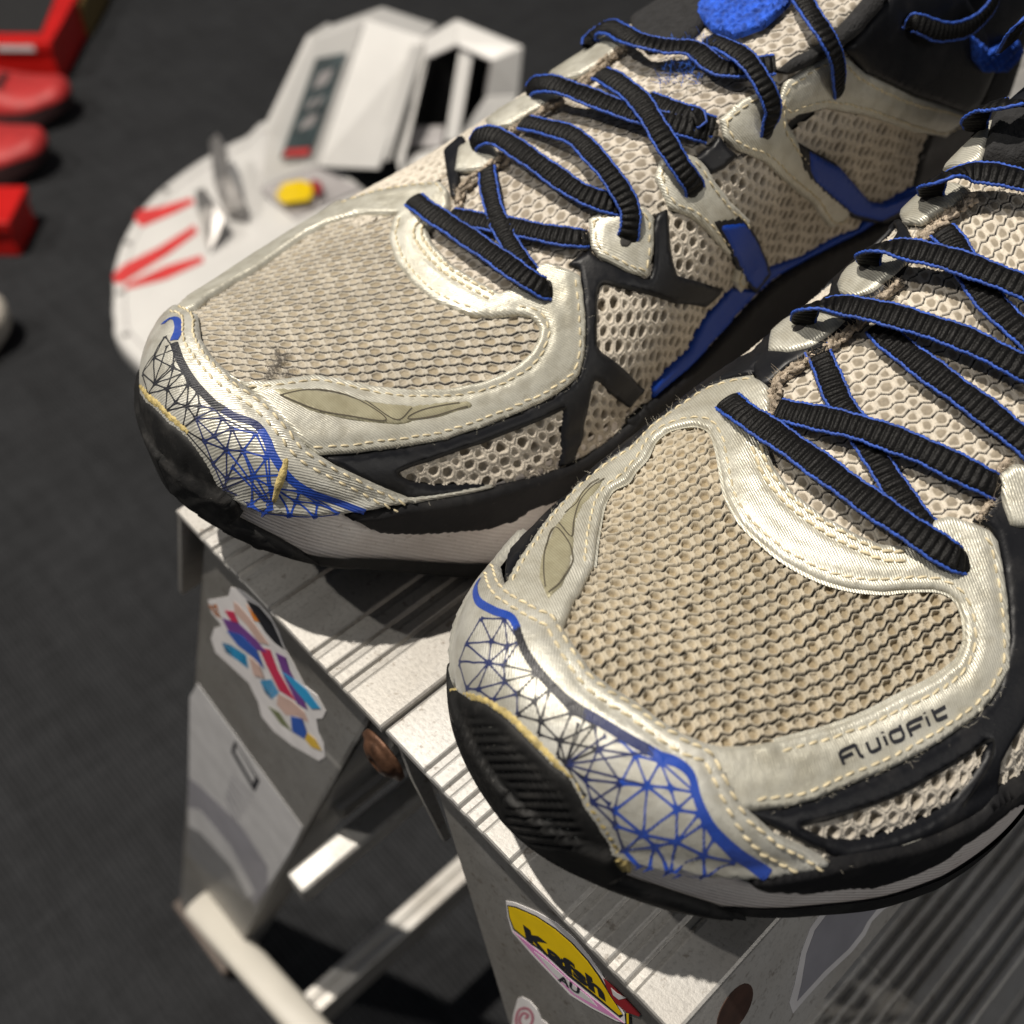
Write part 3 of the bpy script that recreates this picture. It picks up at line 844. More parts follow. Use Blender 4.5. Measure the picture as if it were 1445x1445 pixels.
def mat_rubber(name, c, rough, bump=0.00008, bscale=900, dust=0.25):
    n = NT(name); co = n.coords()
    a = n.noise(co, 140, 4, 0.65); b = n.noise(co, 900, 3, 0.7)
    col = n.mix(n.math('MULTIPLY', n.ramp(a, [(0.5, 0.0), (0.75, 1.0)]), dust), c, (0.16, 0.15, 0.14))
    col = n.mix(n.math('MULTIPLY', n.ramp(b, [(0.66, 0.0), (0.74, 1.0)]), dust * 1.2), col, (0.30, 0.28, 0.25))
    r = n.math('ADD', n.math('MULTIPLY', a, 0.35), rough - 0.15)
    n.b.inputs['Specular IOR Level'].default_value = 0.25
    return n.out(Base_Color=col, Roughness=r, Normal=n.bump(b, 0.6, bump))
M['black'] = mat_rubber('black_film_overlay', (0.0065, 0.007, 0.009), 0.40, dust=0.07)
M['rubber'] = mat_rubber('black_rubber', (0.008, 0.008, 0.008), 0.60, 0.00015, 600, 0.13)
M['wedge'] = mat_rubber('black_foam_wedge', (0.006, 0.006, 0.007), 0.62, 0.0001, 700, 0.08)
M['blue'] = mat_satin('blue_print', (0.005, 0.036, 0.26), (0.008, 0.062, 0.42), 1.0, 0.45, 0.05, 0.8)
M['blue_film'] = mat_rubber('blue_film_overlay', (0.004, 0.040, 0.30), 0.38, dust=0.05)
M['navy'] = mat_satin('navy_print', (0.006, 0.014, 0.075), (0.010, 0.020, 0.11), 1.0, 0.45, 0.05, 0.8)
M['ink'] = mat_satin('black_print', (0.008, 0.009, 0.014), (0.014, 0.015, 0.022), 1.0, 0.4, 0.05, 0.8)
M['lace_blue'] = mat_plain('blue_cord', (0.018, 0.066, 0.34), 0.6, 0, 0.5, 900, 0.0001, 3000)
M['thread'] = mat_plain('cream_thread', (0.58, 0.50, 0.33), 0.55, 0, 0.25, 500, 0.00005, 3000)
M['fuzz'] = mat_plain('loose_fibre', (0.6, 0.56, 0.46), 0.7)
M['glue'] = mat_plain('yellowed_glue', (0.42, 0.33, 0.13), 0.7, 0, 0.45, 500, 0.0006, 900)
M['lining'] = mat_plain('dark_lining', (0.030, 0.028, 0.026), 0.9, 0, 0.3, 200, 0.0002, 900)
M['felt'] = mat_plain('black_padded_textile', (0.014, 0.014, 0.015), 0.9, 0, 0.4, 500, 0.0006, 1500)
M['raw_edge'] = mat_plain('frayed_raw_edge', (0.42, 0.35, 0.27), 0.95, 0, 0.4, 500, 0.0008, 1300)
M['blue_knit'] = mat_plain('blue_knit', (0.012, 0.075, 0.46), 0.8, 0, 0.5, 420, 0.0012, 420)
def mat_foam():
    n = NT('grey_white_foam'); co = n.coords()
    a = n.noise(co, 90, 4, 0.6); b = n.noise(co, 500, 3, 0.7)
    c = n.ramp(a, [(0.3, (0.60, 0.545, 0.51)), (0.7, (0.74, 0.70, 0.665))])
    c = n.mix(n.math('MULTIPLY', n.ramp(b, [(0.62, 0.0), (0.72, 1.0)]), 0.5), c, (0.20, 0.15, 0.10))
    w = n.node('TexWave', i={'Scale': 300.0, 'Distortion': 1.0}); n.link(n.coords(rot=(0.4, 0.9, 0.35)), w.inputs['Vector'])
    n.set(Roughness=0.62)
    return n.out(Base_Color=c, Normal=n.bump(n.math('ADD', n.math('MULTIPLY', w.outputs['Fac'], 0.35), n.math('ADD', n.math('MULTIPLY', b, 0.6), n.math('MULTIPLY', a, 1.5))), 0.6, 0.0004))
M['foam'] = mat_foam()

def shoe_core(which, label):
    sh = Shoe(which)
    tx, ty, a, _, _, sg = POSE[which]
    root = empty('running_shoe', (0, 0, 0))
    tag(root, label, 'running shoe', 'pair of running shoes')
    nt = len(sh.t); i0 = int(np.argmin(np.abs(sh.t))); i1 = int(np.argmin(np.abs(sh.t - PI)))
    # inner lining under everything, cut open at the ankle
    Lg, Tg = np.meshgrid(sh.l, sh.t[i0:i1 + 1], indexing='ij')
    op = (Lg > 165) & (np.abs(Tg - PI / 2) < 0.42 + 0.12 * np.clip((Lg - 165) / 60, 0, 1))
    base = sh.P[:, i0:i1 + 1] - sh.N[:, i0:i1 + 1] * 1.2
    grid_mesh('lining', base, M['lining'], root, ~op)
    # midsole walls with a carved texture
    for lo, hi in ((0, i0 + 1), (i1, nt)):
        V = sh.P[:, lo:hi] + sh.N[:, lo:hi] * 0.15
        grid_mesh('midsole', V, M['foam'], root)
    # outsole: rim strip and underside
    k = np.linspace(0.80, 1.0, 6)
    def rim(side):
        t = -k if side > 0 else PI + k
        Lr, Tr = np.meshgrid(sh.l, t, indexing='ij'); P = section(Lr, Tr); P[..., 1] += side * 0.9; P[..., 0] -= np.where(Lr < 20, 0.6, 0)
        return sh.place(P)
    Rm, Rl = rim(1), rim(-1)
    V = np.concatenate([Rm, Rl[:, ::-1]], 1)
    grid_mesh('outsole', V, M['rubber'], root)
    return sh, root

# ------------------------------------------------------------------ helpers for cut lines
def off_line(L, d):
    """shift a skin line sideways by d (left of its direction positive)"""
    R = resample(smooth_line(L, False, 6), 0.8, False); t = np.gradient(R, axis=0)
    for _ in range(3): t[1:-1] = (t[:-2] + t[1:-1] * 2 + t[2:]) / 4
    t /= np.maximum(np.linalg.norm(t, axis=1, keepdims=True), 1e-9)
    return R + np.stack([-t[:, 1], t[:, 0]], -1) * d

def SL(l, t): return ('L', l, t)
def SLs(l0, l1, t, n=14):
    return [('L', a, t) for a in np.linspace(l0, l1, n)]
def sm(sh, pts, n=6): return smooth_line(sh.sa(pts), False, n)

class P2:                      # skin coordinates that pass through Shoe.sa unchanged
    pass
_old_sa = Shoe.sa
def _sa(s, pts):
    if isinstance(pts, np.ndarray): return pts
    return _old_sa(s, pts)
Shoe.sa = _sa

def eyelet(sh, p, parent, r=1.7):
    c = sh.cast(p); ring = np.array([c + r * np.array([math.cos(t), 0.75 * math.sin(t)]) for t in np.linspace(0, 2 * PI, 17)[:-1]])
    return patch(sh, 'eyelet_hole', ring, M['lining'], parent, off=2.0, thick=0.15, step=0.6, rad=0.2)

def emblem_lines(sh, lines, parent, off):
    return ribbon(sh, 'engraved_line', [sm(sh, l) for l in lines], [0.28] * len(lines), M['groove'], parent, off)

def raw_edge(sh, pts, parent, off=1.0, r=1.1):
    """frayed, lumpy cut edge of the eyestay"""
    L = resample(sm(sh, pts), 0.5, False); P, N = sh.at(L, off)
    s = Soup(); n = len(P)
    for q in range(3):
        s.tube(P + rng.normal(0, 0.30, P.shape) + rng.normal(0, 0.5, 3), list(0.42 * r * (0.5 + 0.9 * rng.random(n))), 7)
    o = s.build('frayed_edge', M['raw_edge'], parent, True)
    fuzz(sh, 'loose_fibre', [L], M['raw_edge_fibre'], o, off + r * 0.3, 14.0, 1.3, 0.045)
    return o
M['raw_edge_fibre'] = mat_plain('frayed_fibre', (0.50, 0.42, 0.32), 0.9)

# ------------------------------------------------------------------ shoe B: toe, lettered outer side
shB, rootB = shoe_core('B', 'worn silver and blue running shoe lettered on its side, standing by the rust-stained hole')
sh, R_ = shB, rootB
# knit under everything
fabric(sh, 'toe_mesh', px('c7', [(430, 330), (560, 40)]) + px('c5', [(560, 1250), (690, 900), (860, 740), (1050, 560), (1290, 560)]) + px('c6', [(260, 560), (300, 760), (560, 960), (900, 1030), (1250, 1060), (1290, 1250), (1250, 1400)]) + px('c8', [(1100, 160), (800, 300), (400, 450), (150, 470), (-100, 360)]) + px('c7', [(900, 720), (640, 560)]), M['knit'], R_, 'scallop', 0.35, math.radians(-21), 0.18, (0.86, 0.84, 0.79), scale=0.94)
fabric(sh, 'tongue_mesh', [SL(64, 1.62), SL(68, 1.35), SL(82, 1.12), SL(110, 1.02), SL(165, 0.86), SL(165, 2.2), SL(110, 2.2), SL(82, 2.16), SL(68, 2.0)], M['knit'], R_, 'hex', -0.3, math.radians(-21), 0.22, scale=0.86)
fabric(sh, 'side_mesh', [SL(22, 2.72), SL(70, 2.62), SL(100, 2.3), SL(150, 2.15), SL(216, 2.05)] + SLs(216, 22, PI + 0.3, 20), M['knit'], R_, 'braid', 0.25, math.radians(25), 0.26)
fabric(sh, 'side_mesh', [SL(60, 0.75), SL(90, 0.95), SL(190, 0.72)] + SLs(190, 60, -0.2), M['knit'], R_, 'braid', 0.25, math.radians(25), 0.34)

B_IN = px('c7', [(480, 300), (515, 215), (560, 110)]) + px('c5', [(690, 1310), (745, 1200), (757, 1080), (778, 960), (815, 890), (878, 858), (905, 815), (955, 760), (990, 690), (1050, 645), (1150, 625), (1215, 648), (1245, 720), (1265, 820)]) + px('c6', [(232, 720), (290, 820), (370, 900), (470, 980), (600, 1050), (730, 1090), (870, 1105), (960, 1097), (1080, 1095), (1140, 1112), (1182, 1150), (1210, 1230), (1212, 1320), (1180, 1395)]) + px('c8', [(1080, 90), (1000, 150), (850, 225), (700, 298), (560, 345), (400, 385), (300, 400), (200, 402), (120, 385)])
B_OUTM = px('c5', [(330, 1330), (385, 1275), (470, 1130), (560, 1000), (660, 890), (780, 790), (880, 725), (960, 645), (1050, 578), (1180, 490), (1300, 440), (1400, 425)])
B_TAB = px('c6', [(200, 248), (330, 225), (400, 270), (412, 350), (400, 430), (392, 500)])
B_U = px('c6', [(392, 500), (425, 600), (500, 700), (620, 795), (760, 872), (860, 915), (960, 925), (1040, 880)])
B_TABL = px('c6', [(1075, 815), (1150, 800), (1235, 830), (1310, 862), (1342, 905), (1362, 1000), (1385, 1150), (1395, 1300), (1395, 1430)])
B_OUTL = px('f2', [(1540, 700), (1500, 780), (1445, 862), (1350, 960), (1200, 1066), (1000, 1182), (800, 1277), (600, 1358), (420, 1440)]) + px('c8', [(440, 634), (330, 648), (240, 655), (170, 560)])
sIN = off_line(sh.sa(B_IN[2:-2]), -1.7); sOM = off_line(sh.sa(B_OUTM[1:]), 1.5); sOL = off_line(sh.sa(B_TABL + B_OUTL[:-2]), 1.5)
U = sm(sh, B_U[:-1]); sU1 = off_line(sh.sa(B_U[:-1]), 1.3); sU2 = off_line(sh.sa(B_U[:-1]), 3.0)
def side_of(line, ref):     # +1 if ref lies left of the line
    i = int(np.argmin(((line - ref) ** 2).sum(1))); i = min(max(i, 1), len(line) - 2); t = line[i + 1] - line[i - 1]; d = ref - line[i]
    return 1.0 if t[0] * d[1] - t[1] * d[0] > 0 else -1.0
def seam_in(pts, d, ref_px):
    """stitch line d mm inside a cut edge, on the side where the pixel ref_px lies"""
    L = sh.sa(pts); k = side_of(resample(L, 1.0, False), sh.cast(ref_px)); return off_line(L, d * k)
mB = px('c6', [(280, 760)])[0]
sIN = seam_in(B_IN[4:-3], 1.7, px('c6', [(1290, 1200)])[0])
sOM = seam_in(B_OUTM[1:], 1.5, px('c5', [(1150, 560)])[0])
sOL = seam_in(B_TABL[3:] + B_OUTL[:-2], 1.5, px('c6', [(1290, 1200)])[0])
sU1 = seam_in(B_U[:-1], 1.2, px('c6', [(560, 960)])[0]); sU2 = seam_in(B_U[:-1], 2.9, px('c6', [(560, 960)])[0])
seamsB = [sIN, sOM, sOL, sU1, sU2]
vamp = patch(sh, 'vamp_overlay', B_IN + B_OUTL[::-1] + B_TABL[::-1] + B_U[::-1] + B_TAB[::-1] + B_OUTM[::-1], M['satin'], R_, off=0.75, thick=1.0, step=0.8, seams=seamsB, puff=0.30, wob=0.10)
stitches(sh, [sIN, sOM, sOL], M['thread'], vamp, ('vamp_overlay', 0.1))
stitches(sh, [sU1, sU2], M['thread'], vamp, ('vamp_overlay', 0.15), 2.3, 2.1, 0.34)
# thin binding beside the mesh
ribbon(sh, 'binding', [off_line(sh.sa(B_IN[4:-3]), 0.25 * side_of(resample(sh.sa(B_IN[4:-3]), 1, False), sh.cast((1100, 900))))], [0.7], M['satin'], vamp, 0.85)

# black film framing the outer side, its windows showing the side mesh
B_BLK = px('c8', [(285, 645), (440, 640)]) + px('f2', [(420, 1444), (600, 1362), (800, 1281), (1000, 1186), (1200, 1070), (1350, 964), (1448, 866), (1505, 780)]) + px('c6', [(1400, 1300), (1392, 1150), (1370, 1000), (1345, 890), (1310, 840), (1240, 815), (1300, 760), (1330, 700), (1345, 640), (1400, 600), (1500, 650), (1560, 900), (1560, 1250)]) + px('c8', [(1420, 100), (1400, 260), (1330, 350), (1290, 400), (1255, 480), (1225, 570), (1200, 610), (1150, 640), (900, 760), (640, 815), (540, 800), (400, 720)])
B_WIN = px('c8', [(500, 714), (600, 694), (720, 652), (830, 611), (985, 531), (1114, 454), (1190, 398), (1207, 400), (1195, 450), (1150, 535), (1080, 620), (960, 692), (830, 742), (700, 772), (600, 765)])
patch(sh, 'film_overlay', B_BLK, M['black'], R_, off=0.55, thick=0.8, holes=[B_WIN], step=0.9, rad=0.7)
ribbon(sh, 'raised_rib', [sm(sh, px('c8', [(500, 702), (720, 640), (830, 599), (985, 519), (1114, 442), (1200, 384), (1217, 400), (1200, 470), (1160, 545), (1095, 630)]))], [0.5], M['rubber'], R_, ('film_overlay', 0.12))
patch(sh, 'film_overlay', px('c5', [(375, 1255), (470, 1120), (560, 990), (660, 880), (780, 780), (880, 715), (960, 635), (1050, 568), (1180, 480), (1300, 430), (1380, 415)]) + px('c6', [(200, 240), (330, 215), (380, 130)]) + [SL(98, 0.75), SL(90, 0.45), SL(60, 0.35), SL(30, 0.3)], M['black'], R_, off=0.55, thick=0.8, step=1.0)
# lettering
f2 = lambda p: sm(sh, px('f2', p), 3)
TXT = [[(640, 1122), (575, 1152), (556, 1166), (553, 1182), (577, 1238)], [(565, 1200), (628, 1170)], [(638, 1118), (664, 1178), (674, 1190), (688, 1186)],
       [(704, 1106), (722, 1152), (736, 1164), (776, 1146), (786, 1132), (766, 1078)], [(806, 1070), (828, 1124)], [(796, 1046), (800, 1055)],
       [(897, 1006), (926, 1078), (874, 1104), (858, 1098), (843, 1064), (850, 1050), (908, 1026)], [(1032, 962), (965, 992), (947, 1006), (944, 1018), (972, 1072)], [(956, 1038), (1022, 1006)],
       [(1052, 956), (1076, 1012)], [(1042, 932), (1046, 941)], [(1086, 914), (1110, 966), (1124, 976), (1178, 952)], [(1098, 938), (1165, 900)]]
ribbon(sh, 'printed_lettering', [f2(p) for p in TXT], [0.62] * len(TXT), M['ink'], vamp, ('vamp_overlay', 0.07), step=0.35)
# reflective emblem on the inner side
em = patch(sh, 'reflective_emblem', px('c5', [(560, 1345), (525, 1260), (540, 1150), (590, 1050), (650, 970), (700, 905), (790, 855), (760, 900), (710, 965), (690, 1010), (672, 1060), (668, 1120), (655, 1205), (615, 1295)]), M['emblem'], vamp, off=1.75, thick=0.35, step=0.8, rad=0.4)
emblem_lines(sh, [px('g7', p) for p in ([(1010, 1400), (1000, 1270), (1015, 1130), (1075, 995), (1165, 1090), (1195, 1180), (1185, 1250), (1110, 1370), (1030, 1440)], [(1105, 965), (1187, 1060), (1205, 960), (1228, 870), (1260, 800), (1330, 720), (1415, 660)], [(1145, 895), (1225, 832), (1260, 770), (1320, 700), (1380, 665)])], em, ('reflective_emblem', 0.05))

# toe cap with its printed web
B_TC = px('c5', [(310, 1170), (352, 1205), (375, 1275), (440, 1330), (530, 1380)]) + px('c7', [(480, 190), (505, 250), (560, 335), (625, 430), (705, 490), (800, 545), (900, 622), (1000, 682), (1105, 725)]) + px('c8', [(165, 415), (230, 540), (300, 650), (400, 738), (500, 788), (600, 826)])
seamT1 = off_line(sh.sa(B_TC), 1.0 * side_of(resample(sh.sa(B_TC), 1, False), sh.cast((900, 1130)))); seamT2 = off_line(sh.sa(B_TC), 2.9 * side_of(resample(sh.sa(B_TC), 1, False), sh.cast((900, 1130))))
toe = patch(sh, 'toe_cap', B_TC + SLs(48, 6, PI - 0.02, 20) + [ SL(0, PI - 0.2), SL(0, PI / 2), SL(0, 0.2), ] + SLs(6, 40, 0.03) + [SL(36, 0.25)], M['satin_toe'], R_, off=1.15, thick=0.95, step=0.8, seams=[seamT1, seamT2], puff=0.26, wob=0.08)
stitches(sh, [seamT1, seamT2], M['thread'], toe, ('toe_cap', 0.12), 2.35, 1.9, 0.27)
bl = lambda p: sm(sh, px('c7', p))
ribbon(sh, 'printed_border', [bl([(150, 40), (158, 100), (170, 150), (230, 188), (295, 212), (325, 262)])], [1.4], M['blue'], toe, ('toe_cap', 0.10), clip='toe_cap')
ribbon(sh, 'printed_border', [bl([(850, 748), (900, 778), (965, 800), (1020, 850), (1050, 950), (1100, 1050), (1160, 1115), (1240, 1178), (1330, 1222)])], [1.4], M['blue'], toe, ('toe_cap', 0.10), clip='toe_cap')
ribbon(sh, 'printed_border', [bl([(318, 250), (345, 330), (385, 400), (440, 468), (520, 548), (600, 606)])], [1.4], M['ink'], toe, ('toe_cap', 0.10), clip='toe_cap')
ribbon(sh, 'printed_border', [bl([(590, 598), (650, 632), (760, 700), (870, 760)])], [1.4], M['navy'], toe, ('toe_cap', 0.10), clip='toe_cap')
NB = dict(a=(220, 310), b=(285, 330), c=(210, 395), d=(270, 405), e=(275, 470), f=(325, 520), g=(395, 550), h=(420, 630), i=(495, 710), j=(520, 800), k=(845, 890), l=(715, 985), m=(940, 900), n=(965, 985), o=(720, 1045), p=(830, 1080), q=(965, 1110), r=(1075, 1165), s=(880, 1130), t=(1040, 920), u=(330, 430), v=(150, 440), w=(130, 400), x=(1100, 1080), y=(800, 1150), z=(190, 470))
EB1 = ['ab', 'ac', 'bd', 'cd', 'ce', 'de', 'ad', 'ef', 'bu', 'du', 'eu', 'fg', 'fu', 'gh', 'hi', 'cw', 'cv', 'wv', 'vz', 'ze', 'cz', 'vc']
EB2 = ['kl', 'km', 'kn', 'ln', 'lo', 'np', 'op', 'nq', 'pq', 'qr', 'ps', 'sq', 'mn', 'mt', 'nt', 'qx', 'ky', 'oy', 'ys', 'rx', 'lp', 'ms', 'xn']
RAYB = [((220, 310), (165, 180)), ((220, 310), (240, 205)), ((220, 310), (285, 225)), ((285, 330), (315, 280)), ((330, 430), (355, 370)), ((330, 430), (395, 415)), ((325, 520), (410, 440)), ((395, 550), (450, 485)), ((395, 550), (500, 545)), ((420, 630), (540, 580)), ((495, 710), (520, 560)), ((495, 710), (600, 600)), ((210, 395), (85, 380)), ((220, 310), (90, 330)), ((150, 440), (85, 420)), ((190, 470), (100, 480)), ((275, 470), (240, 540)), ((325, 520), (290, 560)), ((420, 630), (360, 640)), ((420, 630), (400, 690)), ((495, 710), (450, 760)), ((325, 520), (350, 620)),
        ((520, 800), (600, 610)), ((520, 800), (640, 640)), ((520, 800), (680, 690)), ((520, 800), (840, 760)), ((520, 800), (845, 890)), ((520, 800), (700, 965)), ((520, 800), (570, 640)), ((520, 800), (600, 930)), ((845, 890), (850, 770)), ((940, 900), (980, 830)), ((1040, 920), (1015, 860)), ((1075, 1165), (1040, 1230)), ((1075, 1165), (1180, 1160)), ((1075, 1165), (1150, 1225)), ((965, 1110), (900, 1200)), ((880, 1130), (850, 1190)), ((830, 1080), (760, 1140)), ((720, 1045), (700, 1120)), ((965, 985), (1060, 985)), ((965, 1110), (1090, 1090)), ((1180, 1170), (1200, 1225))]
def seg(a, b): return sh.sa(px('c7', [a, ((a[0] + b[0]) / 2, (a[1] + b[1]) / 2), b]))
def navy_part(p): return px('c7', [p])[0]
REG = [(165, 175), (230, 205), (300, 232), (350, 360), (430, 480), (520, 568), (600, 628), (760, 722), (860, 782), (960, 822), (1005, 872), (1040, 970), (1090, 1070), (1180, 1160), (1250, 1205), (1000, 1235), (860, 1205), (760, 1150), (690, 1060), (620, 940), (560, 840), (500, 780), (400, 670), (300, 580), (200, 530), (110, 490), (90, 400), (105, 300)]
WB_ = web_lines(sh, 'c7', REG, [NB[k] for k in 'abcdefghijklmnopqrst'], 100, 215, 3) + [r for r in RAYB if r[0] == (520, 800)]
def mid(e): return (e[0][0] + e[1][0]) / 2
for m, ok, w_ in (('navy', lambda x: x < 330, 0.30), ('ink', lambda x: 330 <= x < 600, 0.30), ('navy', lambda x: 600 <= x < 760, 0.30), ('blue', lambda x: x >= 760, 0.35)):
    lin = [seg(*e) for e in WB_ if ok(mid(e))]
    ribbon(sh, 'printed_web', lin, [w_] * len(lin), M[m], toe, ('toe_cap', 0.06), True, 0.5, clip='toe_cap')

# ribbed rubber bumper and the yellowed glue along its upper edge
B_BT = px('c7', [(84, 545), (140, 535), (200, 550), (290, 615), (380, 705), (470, 795), (540, 850), (600, 960), (665, 1060), (740, 1165)])
def ribs(Q, D): 
    P, _ = sh.at(Q, 0.0); pr = project(P); u = (pr[:, 1] - pr[:, 0] * 0.05 - 980) / 11.6
    ins = np.clip((D - 1.6) / 1.2, 0, 1) * (pr[:, 1] > 985) * (pr[:, 1] < 1180)
    return -0.75 * np.maximum(0, 1 - np.abs((u % 1.0) - 0.5) / 0.22) ** 0.8 * ins
patch(sh, 'toe_bumper', B_BT + px('c7', [(775, 1215), (745, 1238)]) + [SL(22, PI + 0.97), SL(12, PI + 0.97), SL(4, PI + 0.97), SL(0, PI + 0.97), SL(0, -0.97), SL(4, -0.97), SL(10, -0.97), SL(11, -0.3)], M['rubber'], R_, off=1.2, thick=1.5, step=0.45, rad=1.2, extra=ribs)
patch(sh, 'glue_line', px('c7', [(84, 560), (100, 500), (160, 510), (220, 530), (310, 590), (400, 680), (490, 775), (560, 850), (620, 950), (690, 1050), (750, 1140), (790, 1210), (740, 1190), (670, 1085), (600, 975), (540, 870), (470, 815), (380, 725), (290, 635), (200, 570), (140, 555)]), M['glue'], R_, off=1.5, thick=0.9, step=0.7, rad=0.8, wob=0.5)
# black foam wedge between upper and midsole
patch(sh, 'midsole_wedge', px('c8', [(260, 872), (330, 862), (430, 850), (590, 818), (660, 797), (830, 757), (1000, 702), (1120, 642), (1200, 582), (1330, 498), (1500, 400), (1500, 500), (1330, 572), (1230, 622), (1180, 662), (1060, 742), (1000, 792), (870, 852), (720, 897), (640, 897), (470, 915), (330, 905)]), M['wedge'], R_, off=0.9, thick=1.7, step=0.9, rad=1.0)
fuzz(sh, 'loose_fibre', [sm(sh, B_OUTM[1:]), sm(sh, B_OUTL[:-2]), sm(sh, px('c8', [(430, 730), (500, 780), (620, 825)]))], M['fuzz'], vamp, 1.5, 1.1, 0.9, 0.028)

# inner eyelet tabs, frayed throat edge
for tabp in ([(400, 1425), (410, 1350), (470, 1300), (540, 1268), (660, 1285), (715, 1305), (640, 1372), (560, 1415), (480, 1432)], [(680, 1155), (700, 1110), (770, 1050), (830, 1030), (970, 1055), (900, 1130), (820, 1190), (740, 1212), (690, 1190)],
             [(925, 860), (960, 820), (1060, 760), (1200, 755), (1235, 780), (1150, 842), (1020, 910), (950, 905)], [(1110, 690), (1180, 560), (1260, 420), (1330, 490), (1290, 600), (1270, 660), (1200, 690)]):
    patch(sh, 'eyelet_tab', px('c3', tabp), M['satin'], R_, off=1.2, thick=0.7, step=0.9, wob=0.1)
patch(sh, 'film_overlay', px('c3', [(300, 1445), (420, 1330), (480, 1250), (640, 1120), (700, 1060), (900, 860), (1000, 1000), (900, 1150), (740, 1330), (640, 1400), (480, 1480), (400, 1560), (360, 1560)]), M['black'], R_, off=0.5, thick=0.7, step=1.0, holes=[px('c3', [(505, 1240), (560, 1172), (650, 1125), (640, 1190), (525, 1262)]), px('c3', [(765, 1035), (830, 962), (900, 905), (920, 930), (875, 1000), (800, 1035)])])
raw_edge(sh, px('c6', [(415, 400), (425, 300), (440, 240), (560, 170), (650, 110), (735, 40)]), R_, 1.2, 1.3)
raw_edge(sh, px('c3', [(745, 1340), (850, 1225), (930, 1150)]), R_, 1.2, 1.3)
raw_edge(sh, px('c3', [(985, 1000), (1100, 900), (1240, 800)]), R_, 1.2, 1.3)
raw_edge(sh, px('c6', [(1270, 815), (1310, 760), (1325, 690), (1345, 620), (1395, 575)]), R_, 1.2, 0.9)
patch(sh, 'eyelet_tab', px('c6', [(1340, 640), (1400, 590), (1500, 600), (1540, 800), (1440, 855), (1390, 840), (1360, 760)]), M['satin'], R_, off=1.3, thick=1.0, step=0.9)
# outer eyestay towards the ankle, mostly beyond the picture's edge
ey = patch(sh, 'eyestay', SLs(112, 196, 2.12, 10) + SLs(196, 112, 2.42, 10), M['satin'], R_, off=0.9, thick=1.0, step=1.0, wob=0.1)
stitches(sh, [sm(sh, SLs(114, 194, 2.38, 10))], M['thread'], ey, ('eyestay', 0.1))
for l_ in (124, 142, 160, 178): patch(sh, 'eyelet_strap', [SL(l_ - 4, 2.36), SL(l_ + 5, 2.36), SL(l_ + 14, 3.05), SL(l_ + 7, 3.08)], M['satin'], R_, off=0.8, thick=0.9, step=1.0)
patch(sh, 'midsole_wedge_rear', SLs(118, 235, PI + 0.02, 20) + SLs(235, 118, PI + 0.5, 20), M['wedge'], R_, off=0.7, thick=1.6, step=1.4, rad=1.0)
# collar and padding in the far corner
patch(sh, 'heel_counter', SLs(206, 284, 0.02, 10) + SLs(284, 214, 1.22, 10), M['black'], R_, off=0.5, thick=0.8, step=1.8)
patch(sh, 'heel_counter', SLs(160, 284, PI - 0.02, 14) + SLs(284, 160, PI - 1.1, 14), M['black'], R_, off=0.5, thick=0.8, step=1.8)
patch(sh, 'collar_padding', px('c3', [(1280, 640), (1330, 480), (1410, 430), (1500, 380), (1560, 560), (1480, 660), (1380, 680)]), M['felt'], R_, off=0.8, thick=3.0, step=1.2, rad=2.5)
patch(sh, 'collar_film', px('c3', [(1290, 400), (1380, 240), (1470, 150), (1600, 200), (1560, 420), (1420, 440), (1340, 470)]), M['black'], R_, off=1.0, thick=1.2, step=1.2)
for p in ((1038, 574), (1130, 462), (1222, 376), (1308, 279), (1374, 190)): eyelet(sh, p, R_)

c6 = lambda pts: [px('c6', [(a, b)])[0] + tuple(r) for a, b, *r in pts]
c3 = lambda pts: [px('c3', [(a, b)])[0] + tuple(r) for a, b, *r in pts]
c2 = lambda pts: [px('c2', [(a, b)])[0] + tuple(r) for a, b, *r in pts]
WB = 4.7
lace(sh, c6([(600, 120, 0.4), (640, 210, 1.4), (690, 330, 1.6), (760, 430, 1.4), (850, 580, 1.4), (920, 690, 1.5), (1010, 810, 1.6), (1060, 860, 0.5)]), R_, WB * 0.93)
lace(sh, c6([(440, 370, 2.2), (560, 395, 3.0), (760, 440, 3.4), (1000, 525, 3.4), (1180, 610, 3.0), (1290, 665, 2.2), (1340, 690, 0.6)]), R_, WB * 1.03)
lace(sh, c6([(235, 335, 0.6), (300, 385, 3.2), (430, 470, 4.2), (600, 590, 4.6), (800, 735, 4.8), (1000, 870, 4.4), (1130, 955, 3.6), (1185, 985, 2.2), (1215, 1000, -0.5)]), R_, WB * 1.06)
lace(sh, c6([(850, 30, 0.4), (900, 85, 1.6), (1000, 165, 2.2), (1150, 275, 2.6), (1300, 385, 2.6), (1480, 530, 2.4), (1560, 600, 1.0)]), R_, WB)
lace(sh, c3([(545, 1325, 0.3, 70), (550, 1285, 3.0, 55), (590, 1250, 5.0, 25), (700, 1245, 5.4, 0), (860, 1275, 5.0, 0), (1020, 1320, 4.6, 0), (1220, 1390, 4.4, 0), (1400, 1480, 4.2, 0), (1560, 1560, 3.0, 0)]), R_, WB)
lace(sh, c3([(815, 1085, 0.3, 70), (810, 1045, 3.0, 55), (860, 1010, 5.0, 25), (980, 1020, 5.4, 0), (1150, 1060, 5.0, 0), (1330, 1125, 4.6, 0), (1520, 1200, 4.0, 0)]), R_, WB)
lace(sh, c3([(1110, 940, 0.5), (1150, 985, 1.4), (1220, 1110, 2.0), (1300, 1220, 2.2), (1400, 1320, 2.2), (1520, 1420, 2.0)]), R_, WB)
